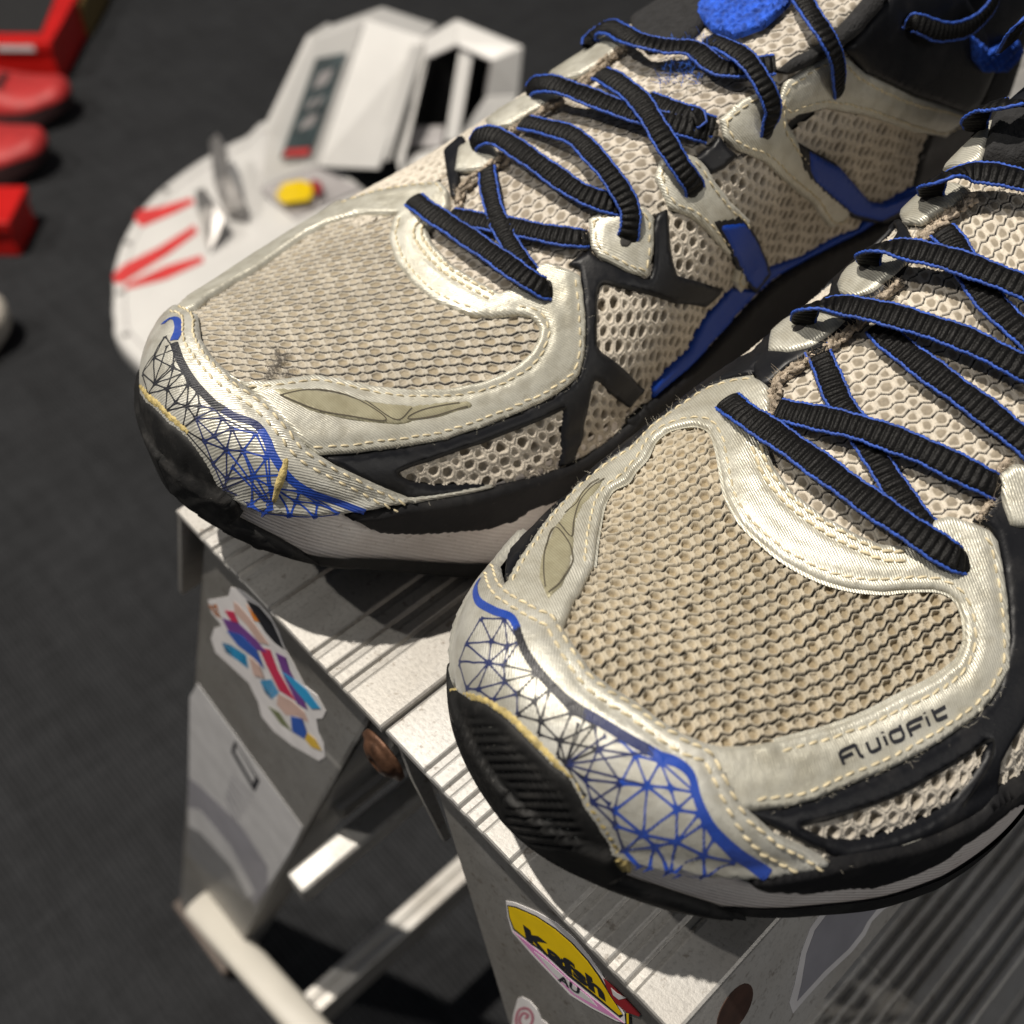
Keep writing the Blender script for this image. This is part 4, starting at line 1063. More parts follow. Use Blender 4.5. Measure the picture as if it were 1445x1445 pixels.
lace(sh, c3([(1065, 805, 0.3, 60), (1070, 760, 3.0, 45), (1120, 725, 5.0, 15), (1220, 705, 5.4, 0), (1350, 715, 5.0, 0), (1520, 760, 4.0, 0)]), R_, WB)
lace(sh, c3([(1250, 535, 0.3, 60), (1245, 490, 3.0, 45), (1300, 440, 5.0, 15), (1400, 425, 5.0, 0), (1540, 440, 4.0, 0)]), R_, WB)
lace(sh, c3([(1380, 180, 1.0), (1420, 110, 5.0), (1470, 60, 6.0), (1560, 20, 5.0)]), R_, WB)

# ------------------------------------------------------------------ shoe A: the one behind, its inner side in view
shA, rootA = shoe_core('A', 'worn silver running shoe with frayed toe mesh, standing above the colourful figure sticker')
sh, R_ = shA, rootA
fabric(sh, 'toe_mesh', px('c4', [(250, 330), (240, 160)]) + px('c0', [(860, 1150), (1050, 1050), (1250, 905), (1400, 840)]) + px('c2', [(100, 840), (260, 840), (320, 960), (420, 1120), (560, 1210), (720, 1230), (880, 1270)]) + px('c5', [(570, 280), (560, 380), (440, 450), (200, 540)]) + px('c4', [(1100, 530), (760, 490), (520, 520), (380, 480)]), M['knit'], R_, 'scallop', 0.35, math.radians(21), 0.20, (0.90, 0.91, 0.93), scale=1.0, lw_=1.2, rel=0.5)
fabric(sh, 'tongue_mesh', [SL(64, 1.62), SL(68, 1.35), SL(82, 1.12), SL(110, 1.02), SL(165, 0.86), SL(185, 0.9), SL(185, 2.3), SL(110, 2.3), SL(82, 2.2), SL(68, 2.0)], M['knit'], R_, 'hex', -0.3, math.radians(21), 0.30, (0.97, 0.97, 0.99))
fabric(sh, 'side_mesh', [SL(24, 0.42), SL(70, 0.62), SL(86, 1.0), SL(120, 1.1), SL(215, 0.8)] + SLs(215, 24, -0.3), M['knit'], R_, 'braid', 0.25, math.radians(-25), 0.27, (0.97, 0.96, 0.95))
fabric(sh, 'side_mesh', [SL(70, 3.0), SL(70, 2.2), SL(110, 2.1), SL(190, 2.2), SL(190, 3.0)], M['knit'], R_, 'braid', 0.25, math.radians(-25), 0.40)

A_IN = px('c4', [(330, 350), (400, 425), (470, 452), (560, 450), (690, 432), (760, 424), (860, 438), (1000, 470), (1150, 485)]) + px('c5', [(150, 485), (300, 455), (420, 400), (490, 340), (525, 270), (524, 225), (490, 187), (430, 180), (330, 190)]) + px('c2', [(520, 1275), (380, 1215), (290, 1140), (222, 1050), (196, 960), (212, 890), (236, 862), (150, 864), (60, 862)]) + px('c0', [(1445, 868), (1340, 895), (1250, 940), (1150, 1010), (1050, 1085), (950, 1140), (850, 1200), (800, 1245)])
A_OUT = px('c4', [(700, 690), (765, 758), (900, 748), (1000, 735)]) + px('c5', [(0, 716), (150, 690), (300, 640), (450, 580), (560, 530), (650, 470), (690, 430), (710, 350), (715, 250), (705, 120), (692, 30)]) 
A_TABM = px('c2', [(972, 1115), (900, 1085), (850, 1065), (790, 1075), (748, 1110)])
A_U = px('c2', [(720, 1165), (650, 1190), (560, 1142), (450, 1072), (372, 985), (352, 930), (385, 895)])
A_TABL = px('c2', [(440, 835), (436, 770), (402, 733), (300, 740), (150, 768), (0, 822)])
A_BACK = [SL(78, 2.62), SL(60, 2.72), SL(42, 2.72), SL(26, 2.66), SL(15, 2.5)]
def seam_in(pts, d, ref_px):
    L = sh.sa(pts); k = side_of(resample(L, 1.0, False), sh.cast(ref_px)); return off_line(L, d * k)
sIN = seam_in(A_IN[2:17], 1.9, px('c5', [(600, 350)])[0]); sIN2 = seam_in(A_IN[18:24], 1.7, px('c2', [(320, 1060)])[0])
sOM = seam_in(A_OUT[1:], 1.5, px('c5', [(600, 350)])[0])
sU1 = seam_in(A_U[1:], 1.2, px('c2', [(320, 1060)])[0]); sU2 = seam_in(A_U[1:], 2.9, px('c2', [(320, 1060)])[0]); sTL = seam_in(A_TABL[1:], 1.4, px('c2', [(300, 800)])[0])
vamp = patch(sh, 'vamp_overlay', A_IN + A_BACK[::-1] + A_TABL[::-1] + A_U[::-1] + A_TABM[::-1] + A_OUT[::-1], M['satin'], R_, off=0.75, thick=1.0, step=0.8, seams=[sIN, sIN2, sOM, sU1, sU2, sTL], puff=0.30, wob=0.10)
stitches(sh, [sIN, sIN2, sOM, sTL], M['thread'], vamp, ('vamp_overlay', 0.1))
stitches(sh, [sU1, sU2], M['thread'], vamp, ('vamp_overlay', 0.15), 2.3, 2.1, 0.34)
em = patch(sh, 'reflective_emblem', px('c4', [(572, 492), (700, 484), (860, 508), (980, 540), (1150, 556), (1395, 538), (1408, 562), (1300, 602), (1100, 636), (900, 614), (750, 578), (625, 522)]), M['emblem'], vamp, off=1.75, thick=0.35, step=0.8, rad=0.4)
emblem_lines(sh, [px('c4', p) for p in ([(622, 518), (720, 498), (800, 498), (920, 528), (1055, 618), (900, 602), (760, 574), (622, 518)], [(965, 538), (1092, 618), (1158, 570)], [(1352, 548), (1200, 578), (1140, 614), (1250, 602), (1385, 562)])], em, ('reflective_emblem', 0.05))

# black film web of the inner side
BLK = [(-356, 762), (-156, 742), (0, 717), (150, 691), (300, 641), (450, 581), (560, 531), (650, 471), (690, 431), (711, 351), (716, 251), (706, 121), (693, 31), (690, -10), (640, -28), (665, -50), (700, -62), (722, -90), (741, -72), (771, -42), (876, -2), (961, 38), (986, 28), (996, -12), (998, -87), (990, -160), (1005, -230), (1050, -250), (1055, -200), (1066, -87), (1076, -37), (1096, 28), (1166, 48), (1251, 78), (1291, 86), (1255, 123), (1216, 161), (1086, 143), (986, 106), (876, 78), (801, 58), (776, 63), (763, 103), (761, 213), (763, 308), (786, 338), (861, 393), (936, 473), (956, 493), (886, 563), (826, 513), (786, 468), (761, 453), (748, 488), (735, 560), (700, 680), (665, 760), (650, 792), (598, 802), (612, 740), (626, 650), (632, 574), (480, 640), (300, 710), (150, 760), (0, 810), (-48, 836), (0, 872), (100, 890), (300, 875), (300, 900), (0, 930), (-120, 900), (-250, 835)]
patch(sh, 'film_overlay', px('c5', BLK), M['black'], R_, off=0.55, thick=0.75, step=0.9, rad=0.7)
ribbon(sh, 'raised_rib', [sm(sh, px('c5', [(-60, 825), (0, 798), (150, 748), (300, 698), (480, 628), (640, 562)]))], [0.45], M['rubber'], R_, ('film_overlay', 0.12))
ribbon(sh, 'raised_rib', [sm(sh, px('d5', [(245, 790), (240, 500), (245, 340), (275, 280), (320, 270), (480, 310), (700, 370), (900, 440)]))], [0.45], M['rubber'], R_, ('film_overlay', 0.12))
# satin straps and blue film bars towards the heel
ST = [px('c2', [(1012, 892), (1060, 862), (1150, 828), (1240, 842), (1282, 885), (1280, 1020), (1258, 1132), (1180, 1112), (1062, 1050), (1022, 1002)]),
      px('c3', [(-60, 720), (-40, 650), (60, 622), (130, 650), (185, 740), (250, 825), (330, 900), (335, 1010), (318, 1150), (285, 1195), (270, 1150), (285, 1090), (225, 1020), (100, 890), (0, 850)]),
      px('c3', [(205, 482), (300, 402), (400, 362), (480, 422), (482, 505), (525, 575), (600, 670), (750, 815), (715, 900), (650, 925), (590, 835), (480, 742), (400, 662), (282, 612), (225, 562)]),
      px('c3', [(440, 440), (480, 330), (640, 232), (722, 232), (800, 300), (1000, 398), (1225, 470), (1130, 562), (1000, 542), (800, 472), (640, 442), (530, 468), (485, 490)])]
for k, q in enumerate(ST):
    L = sh.sa(q); ref = L.mean(0); sl = off_line(np.vstack([L, L[:1]]), 1.4 * side_of(resample(L, 1.0, True), ref))
    o = patch(sh, 'eyelet_strap', q, M['satin'], R_, off=1.0, thick=0.9, step=0.9, seams=[sl], puff=0.22, wob=0.1)
    stitches(sh, [sl], M['thread'], o, ('eyelet_strap', 0.1))
def blue_bar(q):
    L = sh.sa(q); c = L.mean(0)
    o = patch(sh, 'blue_bar', L, M['blue_film'], R_, off=1.75, thick=0.7, step=0.8)
    patch(sh, 'black_outline', c + (L - c) * 1.15, M['black'], o, off=1.5, thick=0.6, step=0.8)
blue_bar(px('c3', [(190, 916), (297, 903), (352, 980), (386, 1060), (386, 1105), (330, 1172), (308, 1140), (258, 1040)]))
blue_bar(px('c3', [(562, 612), (690, 680), (812, 822), (860, 825), (1012, 765), (960, 832), (842, 892), (740, 870), (590, 742), (566, 700)]))
patch(sh, 'blue_band', px('u2', [(900, 405), (835, 440), (745, 488), (690, 545), (640, 562), (560, 608), (478, 640), (440, 690), (400, 692), (340, 760), (290, 840), (200, 925), (200, 950), (280, 882), (350, 802), (420, 722), (480, 667), (600, 602), (700, 552), (835, 457), (900, 425)]), M['blue_film'], R_, off=0.8, thick=0.7, step=0.9)
patch(sh, 'film_overlay_tab', px('u2', [(305, 378), (350, 345), (365, 320), (385, 350), (412, 372), (380, 402), (345, 418)]), M['black'], R_, off=0.8, thick=0.8, step=0.8)
patch(sh, 'midsole_wedge_rear', SLs(88, 235, -0.02, 24) + SLs(235, 88, -0.5, 24), M['wedge'], R_, off=0.7, thick=1.6, step=1.2, rad=1.0)

# toe cap, printed web
A_TC = px('c4', [(165, 140), (225, 150), (285, 185), (298, 280), (345, 355), (430, 445), (560, 535), (660, 635), (740, 735), (850, 800), (980, 862), (1140, 925)])
kT = side_of(resample(sh.sa(A_TC), 1, False), sh.cast((300, 620)))
seamT1, seamT2 = off_line(sh.sa(A_TC[1:]), 1.0 * kT), off_line(sh.sa(A_TC[1:]), 2.9 * kT)
toe = patch(sh, 'toe_cap', [SL(14, 2.75)] + A_TC + SLs(50, 6, 0.02, 20) + [ SL(0, 0.2), SL(0, PI / 2), SL(0, PI - 0.3), ] + SLs(5, 14, PI - 0.05, 4), M['satin_toe'], R_, off=1.15, thick=0.95, step=0.8, seams=[seamT1, seamT2], puff=0.26, wob=0.08)
stitches(sh, [seamT1, seamT2], M['thread'], toe, ('toe_cap', 0.12), 2.35, 1.9, 0.27)
bl = lambda p: sm(sh, px('c4', p))
ribbon(sh, 'printed_border', [bl([(150, 232), (180, 212), (205, 214), (212, 250), (196, 300)])], [1.4], M['blue'], toe, ('toe_cap', 0.10), clip='toe_cap')
ribbon(sh, 'printed_border', [bl([(196, 310), (222, 380), (275, 465), (350, 545), (395, 575)])], [1.4], M['ink'], toe, ('toe_cap', 0.10), clip='toe_cap')
ribbon(sh, 'printed_border', [bl([(385, 570), (440, 602), (520, 632), (552, 665)])], [1.4], M['navy'], toe, ('toe_cap', 0.095), clip='toe_cap')
ribbon(sh, 'printed_border', [bl([(545, 655), (572, 700), (595, 755), (650, 835), (710, 885), (800, 925), (960, 962), (1050, 965)])], [1.4], M['blue'], toe, ('toe_cap', 0.10), clip='toe_cap')
NA = dict(a=(205, 545), b=(285, 610), c=(360, 680), d=(410, 735), e=(475, 740), f=(430, 650), g=(390, 610), h=(300, 560), i=(355, 790), j=(410, 850), k=(120, 470), l=(320, 700), m=(250, 560), n=(170, 490))
EA = ['ab', 'bc', 'cd', 'de', 'df', 'cf', 'ef', 'cg', 'gf', 'hb', 'hg', 'cl', 'bl', 'li', 'di', 'ij', 'ah', 'mb', 'am', 'kn', 'na', 'bh', 'dg', 'lc']
RAYA = [((120, 470), (170, 320)), ((120, 470), (215, 370)), ((120, 470), (235, 430)), ((120, 470), (100, 380)), ((120, 470), (80, 420)), ((205, 545), (260, 470)), ((300, 560), (290, 500)), ((300, 560), (340, 560)), ((390, 610), (385, 580)), ((430, 650), (430, 610)), ((475, 740), (490, 640)), ((475, 740), (570, 715)), ((355, 680), (345, 590)), ((205, 545), (180, 600)), ((285, 610), (260, 660)), ((360, 790), (330, 760)), ((120, 470), (150, 540)), ((410, 850), (360, 840)), ((355, 790), (320, 800)), ((170, 490), (240, 440)), ((160, 300), (120, 400)), ((190, 330), (130, 430))]
RAYA2 = [((590, 965), (410, 735)), ((590, 965), (475, 740)), ((590, 965), (560, 760)), ((590, 965), (575, 740)), ((590, 965), (430, 800)), ((590, 965), (400, 850)), ((590, 965), (620, 840)), ((590, 965), (680, 900)), ((590, 965), (470, 930)), ((720, 975), (770, 940)), ((770, 940), (820, 975)), ((770, 940), (690, 985)), ((770, 940), (800, 925)), ((880, 975), (900, 950)), ((640, 960), (700, 905)), ((410, 850), (470, 930)), ((830, 975), (870, 955))]
def seg(a, b): return sh.sa(px('c4', [a, ((a[0] + b[0]) / 2, (a[1] + b[1]) / 2), b]))
REG = [(150, 250), (195, 330), (240, 440), (320, 540), (410, 610), (520, 660), (560, 740), (600, 800), (650, 860), (720, 915), (860, 955), (860, 985), (700, 985), (590, 975), (470, 950), (390, 880), (340, 790), (280, 700), (190, 600), (110, 530), (60, 470), (80, 400), (110, 310)]
WA_ = web_lines(sh, 'c4', REG, list(NA.values()), 84, 200, 5) + RAYA2[:5] + RAYA[:3]
for m, ok, w_ in (('ink', lambda x: x < 300, 0.30), ('navy', lambda x: 300 <= x < 470, 0.30), ('blue', lambda x: x >= 470, 0.34)):
    lin = [seg(*e) for e in WA_ if ok((e[0][0] + e[1][0]) / 2)]
    ribbon(sh, 'printed_web', lin, [w_] * len(lin), M[m], toe, ('toe_cap', 0.06), True, 0.5, clip='toe_cap')
patch(sh, 'glue_drip', px('c4', [(640, 760), (660, 775), (655, 830), (625, 900), (605, 950), (590, 940), (600, 880), (625, 800)]), M['glue'], toe, off=1.9, thick=0.9, step=0.6, rad=0.7, wob=0.3)
# rubber bumper, glue, wedge
patch(sh, 'toe_bumper', px('c4', [(36, 490), (90, 535), (170, 610), (255, 675), (325, 770), (370, 860), (455, 945)]) + px('c4', [(478, 985), (455, 1000)]) + [SL(14, -0.97), SL(6, -0.97), SL(0, -0.97), SL(0, PI + 0.97), SL(5, PI + 0.97), SL(12, PI + 0.9), SL(10, PI - 0.1)], M['rubber'], R_, off=1.1, thick=1.5, step=0.7, rad=1.3, wob=0.25)
patch(sh, 'glue_line', px('c4', [(34, 495), (40, 460), (100, 500), (180, 575), (265, 650), (255, 690), (170, 618), (90, 545)]), M['glue'], R_, off=1.5, thick=0.8, step=0.7, rad=0.8, wob=0.4)
patch(sh, 'midsole_wedge', px('c4', [(880, 985), (1010, 966), (1140, 938), (1300, 918)]) + px('c5', [(290, 893), (500, 845), (620, 800), (690, 765), (770, 715), (860, 640), (940, 540), (940, 620), (800, 790), (640, 900), (470, 965), (400, 1010), (290, 1040)]) + px('c4', [(1240, 1055), (1010, 1048)]), M['wedge'], R_, off=0.9, thick=1.7, step=0.9, rad=1.0)
fuzz(sh, 'loose_fibre', [sm(sh, A_OUT[2:]), sm(sh, px('c4', [(900, 840), (1000, 880), (1140, 925), (1280, 915)])), sm(sh, px('c5', [(600, 790), (700, 740), (900, 560), (960, 490)]))], M['fuzz'], vamp, 1.5, 1.0, 0.9, 0.028)
fuzz(sh, 'worn_fray', [sm(sh, px('c4', [(560, 440), (620, 380), (600, 310)])), sm(sh, px('c4', [(540, 420), (640, 420), (700, 400)])), sm(sh, px('c4', [(570, 400), (660, 330)]))], mat_plain('grey_fray', (0.20, 0.18, 0.16), 0.9), R_, 0.6, 10.0, 1.6, 0.04)

# outer eyelet tabs on the far side of the throat
patch(sh, 'film_overlay', px('c2', [(415, 605), (490, 540), (505, 560), (472, 640), (480, 720), (470, 800), (445, 790), (432, 720)]), M['black'], R_, off=0.6, thick=0.8, step=0.8)
for q in ([(466, 690), (480, 600), (540, 556), (610, 565), (650, 640), (600, 682), (520, 695)], [(590, 490), (650, 440), (760, 385), (860, 362), (905, 390), (800, 440), (700, 500), (630, 520)], [(845, 300), (1000, 200), (1090, 140), (1165, 165), (1090, 235), (980, 300), (900, 320)]):
    patch(sh, 'eyelet_tab', px('c2', q), M['satin'], R_, off=1.2, thick=0.7, step=0.9, wob=0.1)
raw_edge(sh, px('c2', [(470, 835), (490, 770), (560, 710), (640, 660), (690, 620)]), R_, 1.0, 1.2)
raw_edge(sh, px('c2', [(700, 530), (760, 490), (850, 430), (910, 400)]), R_, 1.0, 1.1)
raw_edge(sh, px('c2', [(990, 330), (1060, 270), (1110, 225), (1165, 185)]), R_, 1.0, 1.1)
raw_edge(sh, px('c2', [(985, 1000), (990, 950), (1000, 920)]), R_, 1.0, 0.6)
# collar, padding and tongue top
patch(sh, 'collar_film', px('c3', [(722, 200), (800, 110), (890, 0), (960, -80), (1180, -60), (1280, 100), (1330, 290), (1260, 432), (1205, 468), (1000, 392), (800, 294)]), M['black'], R_, off=1.0, thick=1.1, step=1.2)
patch(sh, 'heel_counter', SLs(206, 284, 0.02, 10) + SLs(284, 214, 1.22, 10), M['black'], R_, off=0.5, thick=0.8, step=1.6)
patch(sh, 'heel_counter', SLs(206, 284, PI - 0.02, 10) + SLs(284, 214, PI - 1.22, 10), M['black'], R_, off=0.5, thick=0.8, step=1.8)
patch(sh, 'collar_roll', px('c3', [(440, 285), (500, 235), (640, 165), (740, 60), (800, -20), (900, -60), (860, 40), (760, 150), (640, 235), (500, 300)]), M['felt'], R_, off=0.8, thick=2.6, step=1.0, rad=2.4)
patch(sh, 'heel_film', px('c3', [(1330, 280), (1400, 150), (1470, 60), (1560, 200), (1420, 420), (1260, 440)]), M['felt'], R_, off=0.8, thick=1.2, step=1.4)
patch(sh, 'lining_knit', px('c3', [(1215, 140), (1290, 200), (1390, 150), (1420, 210), (1350, 290), (1270, 290), (1225, 240)]), M['blue_knit'], R_, off=2.2, thick=0.8, step=0.4, extra=lambda Q, D: 0.95 * np.abs(np.sin(Q[:, 0] * 1.5 + np.sin(Q[:, 1] * 1.7))) * np.abs(np.sin(Q[:, 1] * 1.5)))
patch(sh, 'tongue_patch', px('c3', [(110, 60), (130, 0), (200, -60), (520, -60), (490, 10), (440, 60), (380, 110), (270, 150), (170, 120)]), M['blue_knit'], R_, off=1.5, thick=1.0, step=0.4, rad=1.0, extra=lambda Q, D: 0.95 * np.abs(np.sin(Q[:, 0] * 1.5 + np.sin(Q[:, 1] * 1.7))) * np.abs(np.sin(Q[:, 1] * 1.5)))
patch(sh, 'tongue_binding', px('c2', [(1180, 80), (1250, 0), (1320, -40), (1500, -40), (1480, 90), (1400, 170), (1250, 200), (1190, 150)]), M['felt'], R_, off=0.6, thick=1.8, step=1.0, rad=1.6)
fuzz(sh, 'blue_thread_loop', [sm(sh, px('c3', [(x, 170), (x - 30, 260), (x - 55, 350)])) for x in (20, 50, 80, 110, 140, 170)], mat_plain('blue_thread', (0.03, 0.14, 0.62), 0.6), R_, 2.4, 2.0, 1.8, 0.08)
for p in ((770, 405), (883, 340), (976, 271), (1082, 188), (1184, 129), (592, 288), (674, 204), (1283, 30)): eyelet(sh, p, R_)
WA = 4.45
lace(sh, c2([(600, 690, 0.3), (605, 750, 1.6), (630, 860, 2.0), (680, 970, 2.2), (740, 1070, 2.0), (790, 1130, 0.6)]), R_, WA * 0.9)
lace(sh, c2([(450, 880, 1.0), (560, 900, 1.6), (700, 925, 2.0), (850, 955, 2.0), (960, 970, 1.8), (1010, 975, 0.5)]), R_, WA * 0.95)
lace(sh, c2([(300, 815, 0.5), (360, 860, 3.2), (480, 940, 4.2), (620, 1035, 4.6), (740, 1120, 4.2), (820, 1170, 3.0), (855, 1190, 0.8)]), R_, WA * 1.03)
lace(sh, c2([(545, 600, 0.3, -60), (560, 565, 3.0, -40), (630, 555, 4.8, -10), (740, 620, 4.4, 0), (860, 705, 3.6, 0), (980, 785, 3.0, 0), (1100, 830, 2.0, 0), (1190, 850, 0.6, 0)]), R_, WA)
lace(sh, c2([(750, 500, 0.6), (840, 520, 2.6), (950, 555, 4.0), (1040, 640, 4.8), (1120, 740, 4.8), (1180, 850, 4.0), (1180, 940, 2.6), (1165, 990, 0.3)]), R_, WA * 0.95)
lace(sh, c2([(775, 385, 0.3, -60), (790, 350, 3.0, -40), (870, 345, 4.6, -10), (990, 385, 4.2, 0), (1120, 435, 3.4, 0), (1270, 480, 2.8, 0), (1420, 520, 2.4, 0), (1500, 545, 1.0, 0)]), R_, WA)
lace(sh, c2([(1250, 410, 1.6), (1350, 445, 2.2), (1450, 480, 2.4)]) + c3([(100, 490, 2.4), (180, 520, 0.6)]), R_, WA)
lace(sh, c2([(1060, 300, 0.8), (1120, 330, 2.8), (1220, 410, 4.2), (1310, 550, 4.8), (1390, 680, 4.2), (1440, 755, 2.6), (1445, 800, 0.3)]), R_, WA)
lace(sh, c2([(1020, 200, 0.3, -60), (1030, 150, 3.0, -40), (1090, 110, 4.8, -10), (1200, 160, 4.4, 0), (1330, 190, 3.6, 0), (1440, 200, 3.0, 0)]) + c3([(220, 280, 2.6), (430, 265, 1.6)]), R_, WA)
lace(sh, c3([(160, 165, 1.0), (230, 190, 3.6), (310, 240, 4.6), (380, 340, 4.8), (420, 440, 4.0), (405, 510, 2.4), (392, 550, 0.3)]), R_, WA * 0.9)
lace(sh, c3([(520, -40, 2.0), (580, 60, 3.6), (640, 150, 4.6), (680, 240, 4.4), (690, 330, 2.6), (690, 375, 0.3)]), R_, WA * 0.9)
lace(sh, c3([(960, 95, 0.3), (1010, 95, 3.0), (1110, 130, 5.0), (1220, 110, 5.6), (1300, 40, 5.6), (1340, -40, 4.0)]), R_, WA * 0.9)

# ------------------------------------------------------------------ stickers on the stool
def flat_sticker(name, pts, mat, place, off, nrm, parent=None, thick=0.12):
    s = Soup(); ring = [place(p, off) for p in pts]; s.prism(ring, np.array(nrm) * thick)
    o = s.build(name, mat)
    if parent is None: on_stool(o)
    else:
        o.parent = parent
    return o
LN = np.array(LEG_N) / np.linalg.norm(LEG_N)
def pl_leg(p, off=0.0): return pix_plane(p, LN, LEG_C / np.linalg.norm(LEG_N) - off)
def pl_skirt(p, off=0.0): return on_skirt(p, off)
def strokes(name, lines, wpx, mat, place, off, nrm, parent):
    V = []; F = []
    for L in lines:
        R = smooth_line(np.array(L, float), False, 6) if len(L) > 2 else resample(np.array(L, float), 2.0, False)
        t = np.gradient(R, axis=0); t /= np.maximum(np.linalg.norm(t, axis=1, keepdims=True), 1e-9); n = np.stack([-t[:, 1], t[:, 0]], -1) * wpx / 2
        k = len(V); m = len(R); V += [place(tuple(p), off) for p in R + n] + [place(tuple(p), off) for p in R - n]
        F += [(k + i, k + i + 1, k + m + i + 1, k + m + i) for i in range(m - 1)]
    o = mesh_object(name, np.array(V), F, mat, parent, False)
    return o
def ink(name, c, rough=0.35): return mat_plain(name, c, rough, 0, 0.10, 90)
M['st_white'] = ink('white_vinyl', (0.72, 0.70, 0.70)); M['st_yellow'] = ink('yellow_print', (0.72, 0.50, 0.0)); M['st_orange'] = ink('orange_print', (0.70, 0.22, 0.02))
M['st_pink'] = ink('pink_print', (0.62, 0.25, 0.50)); M['st_black'] = ink('black_ink', (0.012, 0.013, 0.018)); M['st_red'] = ink('dark_red_print', (0.25, 0.012, 0.018))
M['st_blue'] = ink('blue_ink', (0.03, 0.10, 0.42)); M['st_cyan'] = ink('cyan_ink', (0.03, 0.32, 0.62)); M['st_purple'] = ink('purple_ink', (0.16, 0.05, 0.25)); M['st_rose'] = ink('rose_ink', (0.55, 0.03, 0.09))
M['st_skin'] = ink('buff_ink', (0.60, 0.42, 0.36)); M['st_grey'] = ink('pale_grey_card', (0.55, 0.545, 0.55)); M['st_lav'] = ink('lavender_grey_print', (0.29, 0.285, 0.315)); M['st_mid'] = ink('grey_print', (0.20, 0.20, 0.205)); M['st_olive'] = ink('olive_ink', (0.17, 0.19, 0.10)); M['st_tan'] = ink('straw_ink', (0.68, 0.45, 0.06))
M['st_swirl'] = ink('dusky_pink_print', (0.48, 0.20, 0.25))

# die-cut sticker with a many-coloured abstract figure
Q = lambda pts: px('l4', pts)
st = flat_sticker('sticker', Q([(240, 150), (345, 130), (400, 120), (420, 50), (480, 60), (545, 100), (650, 190), (740, 290), (800, 400), (850, 540), (920, 660), (1000, 820), (1100, 900), (1165, 1020), (1140, 1075), (1090, 1080), (1110, 1190), (1150, 1280), (1160, 1380), (1110, 1410), (900, 1290), (760, 1180), (660, 1060), (635, 950), (560, 800), (400, 650), (300, 560), (265, 450), (290, 370), (350, 350), (270, 250)]), M['st_white'], pl_leg, 0.15, LN)
st['label'] = 'die-cut sticker of a many-coloured figure with a clear white rim'
def blob(pts, m, k): flat_sticker('printed_shape', Q(pts), M[m], pl_leg, 0.15 + 0.05 * k, LN, st, 0.04)
for k, (m, pts) in enumerate([('st_orange', [(245, 190), (310, 180), (330, 250), (350, 300), (300, 270)]), ('st_black', [(540, 150), (640, 200), (740, 320), (800, 450), (840, 540), (760, 480), (690, 400), (600, 260)]), ('st_purple', [(350, 290), (480, 330), (620, 460), (700, 560), (560, 520), (400, 390)]),
    ('st_skin', [(440, 160), (480, 190), (600, 330), (720, 500), (640, 480), (540, 340), (450, 250)]), ('st_rose', [(370, 230), (440, 240), (480, 330), (420, 310)]), ('st_blue', [(385, 390), (500, 420), (620, 540), (680, 690), (600, 600), (470, 500)]), ('st_cyan', [(350, 480), (420, 500), (540, 580), (560, 690), (470, 620), (380, 560)]),
    ('st_rose', [(640, 520), (730, 540), (790, 700), (880, 860), (930, 940), (800, 860), (700, 660)]), ('st_orange', [(540, 180), (600, 260), (640, 320), (600, 310)]), ('st_purple', [(770, 560), (850, 600), (880, 700), (960, 850), (1020, 1010), (940, 960), (840, 760)]), ('st_cyan', [(820, 710), (900, 760), (1010, 850), (1120, 1000), (1050, 1000), (930, 860)]),
    ('st_skin', [(560, 590), (640, 660), (680, 760), (600, 740)]), ('st_cyan', [(650, 780), (740, 770), (800, 880), (740, 930), (690, 880)]), ('st_skin', [(790, 880), (900, 940), (1000, 1030), (1030, 1110), (940, 1060), (850, 1050), (780, 970)]), ('st_olive', [(710, 980), (800, 1030), (900, 1180), (810, 1120)]), ('st_blue', [(890, 1060), (980, 1080), (1020, 1200), (1000, 1240), (900, 1180)]), ('st_tan', [(1020, 1190), (1080, 1240), (1130, 1330), (1050, 1300), (1000, 1240)])]): blob(pts, m, k % 6)
# printed card
Q = lambda pts: px('l6', pts)
st = flat_sticker('sticker', Q([(128, 110), (180, 20), (870, 965), (800, 1110), (660, 1330), (560, 1480), (120, 880)]), M['st_grey'], pl_leg, 0.15, LN)
st['label'] = 'pale rectangular product card with a small black box and lines'
flat_sticker('printed_shape', Q([(400, 470), (425, 395), (590, 660), (555, 735)]), M['st_black'], pl_leg, 0.2, LN, st, 0.04)
flat_sticker('printed_shape', Q([(425, 470), (440, 430), (560, 640), (545, 680)]), M['st_grey'], pl_leg, 0.26, LN, st, 0.04)
flat_sticker('printed_shape', Q([(125, 640), (190, 690), (340, 830), (470, 960), (640, 1220), (640, 1360), (560, 1480), (330, 1170), (120, 860)]), M['st_lav'], pl_leg, 0.2, LN, st, 0.04)
flat_sticker('printed_shape', Q([(120, 840), (190, 850), (400, 1100), (560, 1400), (500, 1440), (300, 1180), (120, 960)]), M['st_grey'], pl_leg, 0.26, LN, st, 0.04)
flat_sticker('printed_shape', Q([(120, 960), (200, 1000), (400, 1220), (520, 1440), (300, 1300), (120, 1150)]), M['st_mid'], pl_leg, 0.3, LN, st, 0.04)
for j in range(6): strokes('printed_line', [Q([(400 - j * 8 + 5, 620 + j * 28), (530 - j * 20 + 10, 770 + j * 36)])], 1.6, M['st_lav'], pl_leg, 0.22, LN, st)
